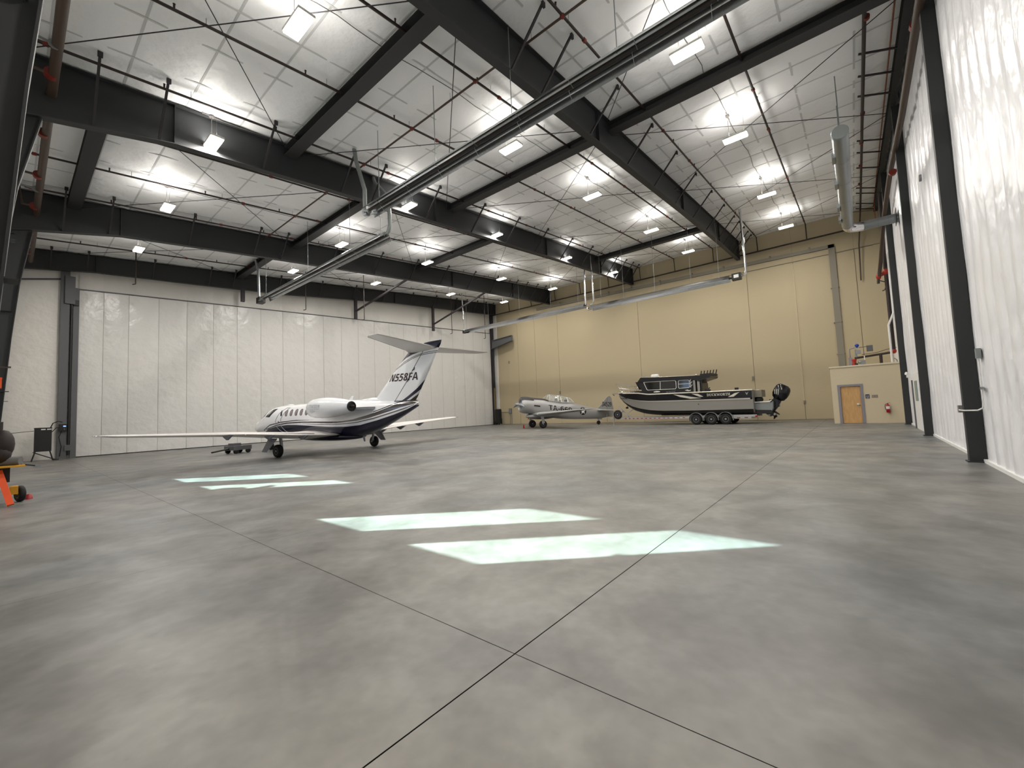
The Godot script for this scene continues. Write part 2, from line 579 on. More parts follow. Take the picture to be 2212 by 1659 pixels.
	mi("backing", geo().span(Vector3(RIGHT_X + 0.06, -0.3, 1.4), Vector3(RIGHT_X + 0.3, 15.2, BACK_Z - 0.3)), M.vinyl, wr2)
	struct("baseboard_right", geo().span(Vector3(RIGHT_X - 0.085, 0, FRONT_Z), Vector3(RIGHT_X + 0.06, 0.07, BACK_Z)), M.white_paint)
	# front wall behind the camera, with the four windows the sun comes through
	var wx := [[-19.52, -18.12], [-17.02, -15.62], [-11.06, -9.65], [-8.82, -7.36]]
	var sill := 2.98
	var head := 4.70
	g = geo()
	var za := FRONT_Z
	var zb := FRONT_Z + 0.1
	g.span(Vector3(-33.1, -0.3, za), Vector3(2.3, sill, zb))
	g.span(Vector3(-33.1, head, za), Vector3(2.3, 11.4, zb))
	var last := -33.1
	for w in wx:
		g.span(Vector3(last, sill, za), Vector3(w[0], head, zb))
		last = w[1]
	g.span(Vector3(last, sill, za), Vector3(2.3, head, zb))
	struct("wall_front", g, M.vinyl)
	for i in 4:
		var w: Array = wx[i]
		g = geo()
		for y in [sill, head]: g.box(Vector3((w[0] + w[1]) * 0.5, y, za + 0.05), Vector3(w[1] - w[0] + 0.06, 0.05, 0.12))
		for x in w: g.box(Vector3(x, (sill + head) * 0.5, za + 0.05), Vector3(0.05, head - sill, 0.12))
		var wi := struct("window_%d" % (i + 1), g, M.white_paint)
		mi("pane", geo().quad2(Vector3(w[0], sill, za + 0.05), Vector3(w[1], head, za + 0.05)), M.glass, wi)
	# ground outside
	struct("ground", geo().span(Vector3(-70, -0.6, 1.5), Vector3(40, -0.3, 70)), M.foam_grey)

func door_seams() -> Array:
	return [-2.42, -3.39, -4.45, -5.81, -7.2, -8.61, -9.98, -11.46, -12.94, -14.47, -16.0, -17.5, -19.0, -20.55, -22.1, -23.65, -25.2, -26.75, -28.3, -29.85, -31.4, -32.9, -34.4, -35.7]

func door_top(z: float) -> float:
	return 9.14 + (-2.4 - z) * 0.043

# a slightly pillowed liner panel facing +x
func bulge_panel(x: float, z0: float, z1: float, y0: float, y1: float, deep: float, slope := 0.0) -> Geo:
	var g := geo()
	var n := noise(0.4, FastNoiseLite.TYPE_SIMPLEX_SMOOTH, 3, 17)
	var rows := 14
	var cols := 6
	for i in cols:
		for k in rows:
			var q := []
			for c in [[0, 0], [1, 0], [1, 1], [0, 1]]:
				var f: float = float(i + c[0]) / cols
				var z := lerpf(z0, z1, f)
				var y: float = lerpf(y0, y1 + slope * (z1 - z0) * f, float(k + c[1]) / rows)
				q.append(Vector3(x + deep * pow(maxf(sin(PI * f), 0.0), 0.6) + 0.012 * n.get_noise_2d(z * 2.0, y), y, z))
			g.quad(q[0], q[1], q[2], q[3], 1)
	return g

# ---------------------------------------------------------------- steel frames
const RX := [-6.4, -15.1, -24.2, -31.95]
const RNAME := ["nearest", "second", "third", "farthest"]

func raf_bottom(i: int, z: float) -> float:
	var pts: Array
	if i == 3:
		pts = [[0.3, 9.55], [-0.4, 9.75], [-3.7, 10.2], [-11.0, 10.55], [-22.0, 11.75], [-30.0, 12.3], [-33.0, 12.55], [-36.3, 12.75]]
	else:
		pts = [[0.3, 9.05], [-0.5, 9.28], [-3.0, 9.80], [-7.5, 10.25], [-13.0, 10.72], [-22.4, 11.55], [-30.0, 12.1], [-36.3, 12.5]]
	for k in pts.size() - 1:
		if z >= pts[k + 1][0]:
			return lerpf(pts[k][1], pts[k + 1][1], clampf((pts[k][0] - z) / (pts[k][0] - pts[k + 1][0]), 0, 1))
	return pts[-1][1]

func steelwork() -> void:
	var side := Basis(Vector3(0, 0, 1), Vector3(0, 1, 0), Vector3(-1, 0, 0))
	var zs := [0.3, -0.5, -3.0, -7.5, -13.0, -22.4, -30.0, -36.25]
	var braces := [-1.3, -2.65, -5.4, -8.2, -9.55, -12.4, -15.4, -18.25, -21.1, -24.0, -26.8, -29.5, -31.0, -32.6, -34.0, -35.2]
	for i in 4:
		var x: float = RX[i]
		var t := thing("steel_rafter", ["dark steel rafter nearest the camera, crossed by the long tube heater", "second dark steel rafter from the camera, passing above the vent pipes of the heater", "third dark steel rafter from the camera, above the tail of the white jet", "dark steel end beam above the white hangar door, farthest of the four beams"][i], "rafter", Vector3(x, 0, 0))
		var fw := 0.26 if i < 3 else 0.24
		var poly := []
		for z in zs: poly.append(Vector2(z, ry(z) - 0.01))
		var low := zs.duplicate()
		low.reverse()
		for z in low: poly.append(Vector2(z, raf_bottom(i, z)))
		mi("web", geo().prism(poly, 0.014, Vector3.ZERO, side), M.steel, t)
		var g := geo()
		var h := geo()
		for k in zs.size() - 1:
			var a := Vector3(0, ry(zs[k]) - 0.005, zs[k])
			var b := Vector3(0, ry(zs[k + 1]) - 0.005, zs[k + 1])
			g.beam(a, b, fw, 0.022)
			h.beam(Vector3(0, raf_bottom(i, zs[k]), zs[k]), Vector3(0, raf_bottom(i, zs[k + 1]), zs[k + 1]), fw, 0.024)
		mi("top_flange", g, M.steel, t)
		mi("bottom_flange", h, M.strut_steel, t)
		for z in [-3.0, -13.0, -22.4, -30.0, -36.2]:
			mi("stiffener", geo().box(Vector3(0.0, (ry(z) + raf_bottom(i, z)) * 0.5, z), Vector3(fw - 0.02, ry(z) - raf_bottom(i, z) - 0.03, 0.02 if z > -36 else 0.03)), M.steel, t)
		for z in braces:
			for s in [1, -1]:
				if i == 3 and s < 0: continue
				var yb := raf_bottom(i, z) + 0.03
				var a := Vector3(s * 0.06, yb, z)
				var b := Vector3(s * (1.15 if s > 0 else 0.95), ry(z) + 0.02, z)
				if i == 3: b = Vector3(0.75, ry(z) + 0.02, z)
				mi("flange_brace", geo().beam(a, b, 0.055, 0.05).box(b - Vector3(0, 0.06, 0), Vector3(0.06, 0.13, 0.1)), M.brace_steel, t)
		# the tapered column that carries it on the front wall
		var c := thing("steel_column", ["tapered dark steel column behind the viewer under the nearest rafter", "tapered dark steel column at the left edge under the second rafter", "tapered dark steel column at the left edge under the third rafter", "tapered dark steel column in the left corner beside the hangar door"][i], "column", Vector3(x, 0, 0))
		var inner := [[0.0, 0.26], [2.06, 0.11], [5.0, -0.06], [7.1, -0.22], [9.2, -0.5]]
		if i == 1: inner = [[0.0, 0.55], [4.4, 0.30], [5.2, 0.16], [7.3, -0.05], [9.2, -0.4]]
		if i == 3: inner = [[0.0, 0.35], [5.0, 0.15], [9.5, -0.1]]
		poly = []
		for q in inner: poly.append(Vector2(q[1], q[0]))
		var ytop := ry(0.0) - 0.05
		poly.append(Vector2(inner[-1][1], ytop))
		poly.append(Vector2(0.88, ytop - 0.06))
		poly.append(Vector2(0.88, 0.0))
		mi("web", geo().prism(poly, 0.016, Vector3.ZERO, side), M.steel, c)
		g = geo()
		for k in inner.size() - 1:
			g.beam(Vector3(0, inner[k][0], inner[k][1]), Vector3(0, inner[k + 1][0], inner[k + 1][1]), fw, 0.024, Vector3(0, 0, 1))
		mi("inner_flange", g, M.steel, c)
		mi("outer_flange", geo().box(Vector3(0, ytop * 0.5, 0.88), Vector3(fw, ytop, 0.02)), M.steel, c)
		for y in [3.0, 6.0, 9.0]:
			mi("stiffener", geo().box(Vector3(0, y, 0.4), Vector3(fw - 0.02, 0.016, 0.9)), M.steel, c)
		mi("base_plate", geo().box(Vector3(0, 0.012, 0.6), Vector3(0.34, 0.024, 0.5)), M.steel, c)
	# end frame over the right wall
	var e := thing("steel_rafter", "shallow dark end beam running along the top of the right wall", "rafter", Vector3(1.78, 0, 0))
	mi("web", geo().beam(Vector3(0, ry(0.8) - 0.2, 0.8), Vector3(0, ry(-36.2) - 0.2, -36.2), 0.014, 0.34), M.steel, e)
	for d in [0.03, 0.37]:
		mi("flange", geo().beam(Vector3(0, ry(0.8) - d, 0.8), Vector3(0, ry(-36.2) - d, -36.2), 0.2, 0.02), M.steel, e)
	for z in [-9.6, -12.4, -16.85, -18.25, -19.7, -23.95, -25.4, -27.55, -31.0, -32.05, -34.3, -35.6]:
		mi("flange_brace", geo().beam(Vector3(-0.02, ry(z) - 0.36, z), Vector3(-0.98, ry(z) - 0.02, z), 0.05, 0.05), M.brace_steel, e)
	# struts between the frames
	var struts := [[0, 1, -6.3, "between the two nearest rafters, closer to the viewer"], [0, 1, -14.08, "between the two nearest rafters, beyond the long heater"], [0, 1, -29.5, "between the two nearest rafters, near the beige wall"],
		[1, 2, -1.58, "between the second and third rafters, beside the left columns"], [1, 2, -10.3, "between the second and third rafters, above the heater joint"], [1, 2, -19.0, "between the second and third rafters, above the jet tail"],
		[2, 3, -9.9, "between the third rafter and the end beam"], [4, 0, -14.05, "between the nearest rafter and the right wall"]]
	for s in struts:
		var xa: float = RX[s[0]] if s[0] < 4 else 1.7
		var xb: float = RX[s[1]]
		var z: float = s[2]
		var t := thing("roof_strut", "dark strut beam " + s[3], "strut", Vector3(0, ry(z) - 0.03, z))
		var l := absf(xa - xb) - 0.05
		var mx := (xa + xb) * 0.5
		mi("web", geo().box(Vector3(mx, -0.2, 0), Vector3(l, 0.3, 0.012)), M.strut_steel, t)
		mi("bottom_flange", geo().box(Vector3(mx, -0.35, 0), Vector3(l, 0.018, 0.4)), M.strut_steel, t)
		mi("top_flange", geo().box(Vector3(mx, -0.05, 0), Vector3(l, 0.018, 0.4)), M.strut_steel, t)
	# crossed tie rods, one pair to a roof panel
	var pan := [[0, 1, 0.45, -6.3], [0, 1, -6.4, -13.75], [0, 1, -13.85, -21.3], [0, 1, -21.4, -28.8], [0, 1, -28.9, -36.0],
		[1, 2, -1.7, -10.2], [1, 2, -10.35, -18.7], [1, 2, -18.9, -27.2], [1, 2, -27.4, -36.0], [2, 3, -0.7, -10.0], [2, 3, -10.2, -19.0], [2, 3, -19.2, -28.0],
		[4, 0, -4.3, -13.7], [4, 0, -14.4, -21.4], [4, 0, -21.6, -28.9], [4, 0, -29.0, -36.0]]
	var bay := {0: "between the two nearest rafters", 1: "between the second and third rafters", 2: "between the third rafter and the end beam", 4: "between the nearest rafter and the right wall"}
	var seen := {}
	for p in pan:
		var k: int = seen.get(p[0], 0)
		seen[p[0]] = k + 1
		var xa: float = (RX[p[0]] if p[0] < 4 else 1.65)
		var xb: float = RX[p[1]]
		for w in 2:
			var za: float = p[2] if w == 0 else p[3]
			var zb: float = p[3] if w == 0 else p[2]
			var ga := geo().tube([Vector3(xa, ry(za) - 0.3 - 0.02 * w, za), Vector3(xb, ry(zb) - 0.3 - 0.02 * w, zb)], 0.013, 6)
			top("tie_rod", ga, M.rod_steel, "thin tie rod %s, %s from left columns, %s" % [bay[p[0]], ["first", "second", "third", "fourth", "fifth"][k], "upper" if w == 0 else "lower"], "rod", "crossed tie rods in the roof")
	# short posts and kickers under the end beam
	var posts := [[-10.12, 9.7, false, "nearest the left column"], [-18.45, 9.7, true, "middle of three"], [-26.75, 9.7, true, "nearest the beige wall"]]
	for p in posts:
		var z: float = p[0]
		var t := thing("kicker_post", "short dark post under the end beam over the hangar door, " + p[3], "post", Vector3(-31.8, 0, z))
		var yt := raf_bottom(3, z)
		mi("post", geo().span(Vector3(-0.09, p[1], -0.11), Vector3(0.09, yt + 0.05, 0.11)), M.brace_steel, t)
		if p[2]:
			mi("kicker", geo().beam(Vector3(0.05, 10.35, 0), Vector3(7.5, raf_bottom(2, z) + 0.25, 0), 0.12, 0.12), M.brace_steel, t)

# ---------------------------------------------------------------- lights
func light_fixtures() -> void:
	var px := [[-2.85, -3.9], [-8.85, -3.9], [-14.75, -3.9], [-20.6, -3.92], [-26.55, -3.96], [-2.82, -11.3], [-8.83, -11.2], [-14.8, -11.25], [-20.75, -11.3], [-26.6, -11.25], [-2.82, -17.15], [-8.85, -17.2], [-14.95, -17.25], [-20.9, -17.25], [-26.8, -17.2], [-2.84, -24.6], [-8.85, -24.55], [-15.05, -24.8], [-21.15, -24.9], [-27.0, -24.8], [-2.78, -31.9], [-8.8, -31.65], [-15.0, -32.05], [-21.1, -32.15], [-27.2, -32.3]]
	var row := ["first row from the viewer", "second row from the viewer", "third row from the viewer", "fourth row from the viewer", "fifth row from the viewer"]
	var col := ["nearest the right wall", "second from the right wall", "third from the right wall", "fourth from the right wall", "beside the hangar door"]
	for i in px.size():
		var x: float = px[i][0]
		var z: float = px[i][1]
		var y := 9.78 - ROOF_S * z
		var t := thing("high_bay_light", "glowing high bay light in the %s, %s" % [row[i / 5], col[i % 5]], "ceiling light", Vector3(x, y, z), 0.0, "high bay lights hanging in rows")
		mi("housing", geo().box(Vector3(0, 0.05, 0), Vector3(0.82, 0.06, 0.36)).box(Vector3(0, 0.1, 0), Vector3(0.3, 0.06, 0.14)), M.fixture, t)
		mi("lens", geo().box(Vector3(0, 0.0, 0), Vector3(0.78, 0.04, 0.32)), M.led_lens, t)
		var up := ry(z) - y
		mi("cord", geo().tube([Vector3(-0.2, 0.08, 0), Vector3(-0.2, up - 0.02, 0)], 0.008, 5), M.cord, t)
		mi("hanger", geo().tube([Vector3(0.3, 0.08, 0), Vector3(0.3, up + 0.03, 0)], 0.004, 4), M.cord, t)
		mi("junction_box", geo().lathe([[0.0, -0.05], [0.07, -0.05], [0.07, 0.0], [0.0, 0.0]], Vector3(-0.2, up + 0.02, 0), Vector3.UP, 12).box(Vector3(-0.2, up + 0.0, 0), Vector3(0.03, 0.03, 0.5)), M.cord, t)
		var l := AreaLight3D.new()
		l.name = "lamp"
		l.area_size = Vector2(0.78, 0.32)
		l.light_color = Color(1.0, 0.98, 0.95)
		l.light_energy = LAMP_ENERGY
		l.area_range = 60.0
		l.area_attenuation = 2.0
		l.shadow_enabled = true
		t.add_child(l)
		l.position = Vector3(0, -0.03, 0)
		l.rotation.x = -PI / 2
		# the fixture's upper slots give some light to the roof liner
		mi("upper_slot", geo().box(Vector3(0.28, 0.083, 0), Vector3(0.16, 0.006, 0.3)).box(Vector3(-0.31, 0.083, 0.1), Vector3(0.14, 0.006, 0.1)), M.led_lens, t)
		var k := l.duplicate()
		k.name = "uplight"
		k.area_size = Vector2(0.7, 0.3)
		k.light_energy = LAMP_ENERGY * 0.13
		t.add_child(k)
		k.position = Vector3(0, 0.15, 0)
		k.rotation = Vector3(PI / 2, 0, 0)
	# wiring conduits between the fixtures of a column
	for k in 5:
		var x: float = [-3.0, -9.02, -14.95, -20.8, -26.75][k]
		var pts := []
		var n := noise(0.4, FastNoiseLite.TYPE_SIMPLEX_SMOOTH, 2, 60 + k)
		for s in 60:
			var z := -3.9 - s * 0.48
			pts.append(Vector3(x + 0.1 * n.get_noise_1d(z), ry(z) - 0.02 + 0.03 * n.get_noise_1d(z * 2.0 + 40.0), z))
		top("wiring_conduit", geo().tube(pts, 0.011, 5), M.cord, "thin grey wiring cable along the roof liner, light column %s" % col[k], "cable", "wiring cables on the roof")

# ---------------------------------------------------------------- fire sprinkler pipes
func sprinklers() -> void:
	var bx := [-1.97, -5.02, -8.1, -11.17, -14.2, -17.3, -20.35, -23.35, -26.45, -29.55]
	var where := ["first one in from the right wall", "just right of the nearest rafter", "just left of the nearest rafter", "midway between the two nearest rafters", "just right of the second rafter",
		"just left of the second rafter", "midway between the second and third rafters", "just right of the third rafter", "just left of the third rafter", "beside the end beam"]
	for i in bx.size():
		var x: float = bx[i]
		var t := thing("sprinkler_pipe", "dark sprinkler branch pipe running to the beige wall, " + where[i], "pipe", Vector3(x, 0, 0), 0.0, "sprinkler branch pipes")
		var y := func(z: float) -> float: return ry(z) - 0.15
		mi("pipe", geo().tube([Vector3(0, y.call(-0.25), -0.25), Vector3(0, y.call(-35.95), -35.95)], 0.036, 8), M.pipe_black, t)
		mi("drop", geo().tube([Vector3(0, y.call(-35.8), -35.8), Vector3(0, 12.7, -35.95)], 0.036, 8), M.pipe_black, t)
		mi("riser", geo().tube([Vector3(0, y.call(-0.4), -0.4), Vector3(0, y.call(-0.4) + 0.02, -0.12), Vector3(0, 9.95, -0.2), Vector3(0, 9.95, -0.45)], 0.045, 8), M.pipe_main, t)
		var z := -0.4
		var k := 0
		while z > -35.5:
			mi("coupling", geo().tube([Vector3(0, y.call(z + 0.05), z + 0.05), Vector3(0, y.call(z - 0.05), z - 0.05)], 0.056, 8), M.coupling, t)
			z -= 6.1 if k % 2 == 0 else 3.3
			k += 1
		z = -2.2 - 0.4 * (i % 3)
		while z > -35.0:
			mi("sprinkler_head", geo().lathe([[0.022, 0.0], [0.022, 0.09], [0.03, 0.1], [0.03, 0.11]], Vector3(0, y.call(z) + 0.03, z), Vector3.UP, 6), M.pipe_black, t)
			mi("hanger", geo().tube([Vector3(0, y.call(z - 0.6) - 0.05, z - 0.6), Vector3(0, ry(z - 0.6) + 0.08, z - 0.6)], 0.008, 4), M.galv_dull, t)
			z -= 2.9
	# the wide feed main along the left columns
	var m := thing("sprinkler_main", "thick brown sprinkler main running along the left columns with red couplings", "pipe", Vector3(0, 9.95, -0.5))
	mi("pipe", geo().tube([Vector3(-31.2, 0, -0.1), Vector3(0.5, 0, 0)], 0.095, 12), M.pipe_main, m)
	for x in bx:
		mi("coupling", geo().tube([Vector3(x - 0.08, 0, 0), Vector3(x + 0.08, 0, 0)], 0.125, 12), M.coupling, m)
	for x in [-13.0, -21.6, -28.5]:
		mi("bracket", geo().beam(Vector3(x, 0.0, 0), Vector3(x, 0.05, 0.7), 0.04, 0.04).tube([Vector3(x - 0.015, 0, 0), Vector3(x + 0.015, 0, 0)], 0.11, 10), M.galv_dull, m)
	# cross main over the struts and the one along the beige wall
	var c := thing("sprinkler_main", "thin reddish cross pipe running square to the branch pipes under the roof", "pipe", Vector3(0, 0, 0))
	mi("pipe", geo().tube([Vector3(-3.5, ry(-8.7) - 0.19, -8.7), Vector3(-24.6, ry(-8.7) - 0.19, -8.7)], 0.03, 8), M.pipe_main, c)
	for x in bx:
		if x < -3.0 and x > -24.0:
			mi("coupling", geo().ball(Vector3(x, ry(-8.7) - 0.17, -8.7), Vector3(0.07, 0.07, 0.07), 10, 6), M.coupling, c)
	for x in [-6.0, -9.2, -16.2]:
		mi("hanger", geo().tube([Vector3(x, ry(-8.7) - 0.19, -8.7), Vector3(x, ry(-8.7) + 0.08, -8.7)], 0.008, 4), M.galv_dull, c)
	var w := thing("sprinkler_main", "long dark sprinkler pipe running high along the beige wall", "pipe", Vector3(0, 12.68, -35.97))
	mi("pipe", geo().tube([Vector3(-33.0, 0, 0), Vector3(1.2, 0.06, 0)], 0.055, 10), M.pipe_black, w)
	mi("end_cap", geo().tube([Vector3(-32.6, 0, 0), Vector3(-32.5, 0, 0)], 0.075, 10), M.pipe_black, w)
	# branch and thin copper coloured line by the right wall
	var r := thing("sprinkler_pipe", "dark sprinkler branch pipe running along the roof edge above the right wall", "pipe", Vector3(0.95, 0, 0), 0.0, "sprinkler branch pipes")
	mi("pipe", geo().tube([Vector3(-0.1, ry(-6) - 0.15, -6), Vector3(0.08, ry(-35.9) - 0.15, -35.9)], 0.05, 10), M.pipe_black, r)
	mi("drop", geo().tube([Vector3(0.08, ry(-35.8) - 0.15, -35.8), Vector3(-0.15, 11.6, -36.05), Vector3(-0.22, 9.2, -36.15)], 0.04, 8), M.pipe_main, r)
	for z in [-10.8, -14.9, -21.0, -24.0, -27.0, -30.0]:
		mi("coupling", geo().tube([Vector3(0, ry(z + 0.06) - 0.15, z + 0.06), Vector3(0, ry(z - 0.06) - 0.15, z - 0.06)], 0.075, 10), M.coupling, r)
	var p := thing("sprinkler_pipe", "thin rust red pipe running along the roof just inside the right wall", "pipe", Vector3(1.55, 0, 0))
	mi("pipe", geo().tube([Vector3(-0.08, ry(-8) - 0.12, -8), Vector3(0.05, ry(-25) - 0.14, -25), Vector3(0.1, ry(-34) - 0.3, -34), Vector3(0.1, 12.0, -34.4)], 0.022, 8), M.pipe_thin_red, p)
	# five hanging drops in front of the door wall
	var dz := [[-29.9, -4.35, 9.28], [-29.25, -13.2, 9.16], [-28.1, -17.0, 8.81], [-29.5, -27.1, 9.15], [-28.8, -31.0, 8.99]]
	for i in 5:
		var q: Array = dz[i]
		top("drop_pipe", geo().tube([Vector3(q[0], ry(q[1]) - 0.05, q[1]), Vector3(q[0], q[2] + 0.05, q[1]), Vector3(q[0] - 0.03, q[2], q[1]), Vector3(q[0] - 0.14, q[2] - 0.02, q[1] + 0.1)], 0.028, 8), M.pipe_black,
			"thin dark hanging pipe in front of the hangar door, %s from the left columns" % ["first", "second", "third", "fourth", "fifth"][i], "pipe", "hanging drop pipes before the hangar door")

# ---------------------------------------------------------------- gas tube heaters
func tube_heater(label: String, x0: float, x1: float, y: float, z: float, tilt: float, rods: Array, box_at: float) -> Node3D:
	var t := thing("tube_heater", label, "heater", Vector3(0, y, z), 0.0, "")
	var cs := [Vector2(-0.27, -0.13), Vector2(-0.2, 0.03), Vector2(-0.09, 0.15), Vector2(0.09, 0.15), Vector2(0.2, 0.03), Vector2(0.27, -0.13), Vector2(0.265, -0.15), Vector2(0.255, -0.13), Vector2(0.188, 0.02), Vector2(0.083, 0.138), Vector2(-0.083, 0.138), Vector2(-0.188, 0.02), Vector2(-0.255, -0.13), Vector2(-0.265, -0.15)]
	var b := Basis(Vector3(0, 0, 1), Vector3(0, 1, 0), Vector3(-1, 0, 0)).rotated(Vector3.RIGHT, tilt)
	mi("reflector", geo().prism(cs, absf(x1 - x0), Vector3((x0 + x1) * 0.5, 0, 0), b), M.reflector, t)
	mi("heater_tube", geo().tube([Vector3(x0 - 0.25, 0, 0), Vector3(x1 + 0.12, 0, 0)], 0.055, 14), M.heater_tube, t)
	var n := int(absf(x1 - x0) / 1.45)
	for i in n:
		var x := lerpf(x0, x1, (i + 0.5) / n)
		var g := geo()
		for s in [-1, 1]:
			g.tube([Vector3(x, 0.05, 0), Vector3(x + 0.06 * s, -0.07, 0), b * Vector3(0.26 * s, -0.14, 0) + Vector3(x + 0.1 * s, 0, 0)], 0.006, 5)
		mi("clip", g, M.galv, t)
	for r in rods:
		var rz: float = z
		mi("hanger_rod", geo().tube([Vector3(r, 0.12, 0), Vector3(r, ry(rz) + 0.06 - y, 0)], 0.011, 6), M.galv_dull, t)
		mi("hanger_hook", geo().tube([Vector3(r, 0.16, -0.1), Vector3(r, 0.2, 0), Vector3(r, 0.16, 0.1)], 0.012, 5), M.galv, t)
	if box_at < 100.0:
		mi("burner_box", geo().box(Vector3(box_at, 0.02, 0.0), Vector3(0.5, 0.4, 0.34)), M.dark_box, t)
		mi("rating_plate", geo().box(Vector3(box_at, 0.03, 0.173), Vector3(0.27, 0.2, 0.008)), M.white_paint, t)
	return t

func heaters() -> void:
	var a := tube_heater("long bright tube heater nearest the viewer, crossing below the nearest rafter", -12.95, 0.8, 8.86, -8.1, -0.25, [-12.3, -9.3, -6.3, -3.4, -0.4], 1000.0)
	mi("flexible_vent", geo().tube([Vector3(-13.85, ry(-8.1) - 8.86 + 0.05, 0), Vector3(-13.75, 2.2, 0), Vector3(-13.2, 0.85, 0), Vector3(-13.2, 0.05, 0), Vector3(-12.9, -0.05, 0)], 0.075, 12), M.galv_dull, a)
	mi("vent_elbow", geo().tube([Vector3(-13.22, 0.05, 0), Vector3(-13.17, -0.08, 0), Vector3(-13.0, -0.1, 0)], 0.085, 12), M.galv, a)
	var b := tube_heater("tube heater with mirror reflector hanging beyond the second rafter, in front of the door wall", -26.6, -14.25, 8.8, -9.65, -0.12, [-26.5, -21.1, -17.0, -14.6], 1000.0)
	mi("flexible_vent", geo().tube([Vector3(-15.05, 2.75, 0), Vector3(-14.95, 2.5, 0), Vector3(-13.98, 1.5, 0), Vector3(-13.95, 0.35, 0), Vector3(-14.05, 0.12, 0), Vector3(-14.3, 0.02, 0)], 0.075, 12), M.galv_dull, b)
	mi("flexible_vent", geo().tube([Vector3(-28.1, 2.7, 0), Vector3(-27.7, 1.9, 0), Vector3(-27.55, 0.1, 0)], 0.075, 12), M.galv, b)
	mi("end_box", geo().box(Vector3(-27.3, -0.02, 0), Vector3(0.5, 0.35, 0.34)), M.dark_box, b)
	mi("gas_tube", geo().tube([Vector3(-27.3, 0.1, -0.1), Vector3(-26.9, -0.15, 0.25), Vector3(-26.5, 0.0, 0.1)], 0.03, 8), M.galv, b)
	var c := tube_heater("bright tube heater hanging along the beige wall, half nearer the hangar door", -29.1, -15.8, 9.44, -28.5, -0.1, [-28.9, -26.0, -22.3, -19.0, -16.4], 1000.0)
	mi("vent_pipe", geo().tube([Vector3(-29.45, ry(-28.5) - 9.4, 0), Vector3(-29.4, 2.6, 0), Vector3(-29.3, 0.1, 0)], 0.06, 10), M.chrome, c)
	mi("end_box", geo().box(Vector3(-29.15, -0.02, 0), Vector3(0.42, 0.28, 0.3)), M.dark_box, c)
	mi("vent_pipe", geo().tube([Vector3(-15.2, ry(-28.5) - 9.44, 0), Vector3(-15.65, 2.95, 0), Vector3(-15.72, 2.6, 0), Vector3(-15.75, 0.0, 0)], 0.06, 10), M.chrome, c)
	var d := tube_heater("bright tube heater along the beige wall, right half with the white-plated burner box", -15.3, -5.6, 9.13, -28.5, -0.1, [-14.4, -12.6, -10.3, -7.9, -6.2], -5.2)
	mi("vent_pipe", geo().tube([Vector3(-15.15, ry(-28.5) - 9.13, 0), Vector3(-15.1, 3.0, 0), Vector3(-15.02, 0.6, 0), Vector3(-15.1, 0.35, 0), Vector3(-15.4, 0.3, 0)], 0.06, 10), M.chrome, d)
	mi("vent_elbow", geo().tube([Vector3(-15.62, 0.15, 0), Vector3(-15.62, -0.02, 0), Vector3(-15.5, -0.08, 0), Vector3(-15.3, -0.06, 0)], 0.07, 10), M.chrome, d)
	mi("exhaust_pipe", geo().tube([Vector3(-4.75, ry(-28.5) - 9.13, 0), Vector3(-4.72, 3.0, 0), Vector3(-4.68, 0.3, 0), Vector3(-4.72, 0.08, 0), Vector3(-4.95, 0.02, 0)], 0.07, 12), M.chrome, d)

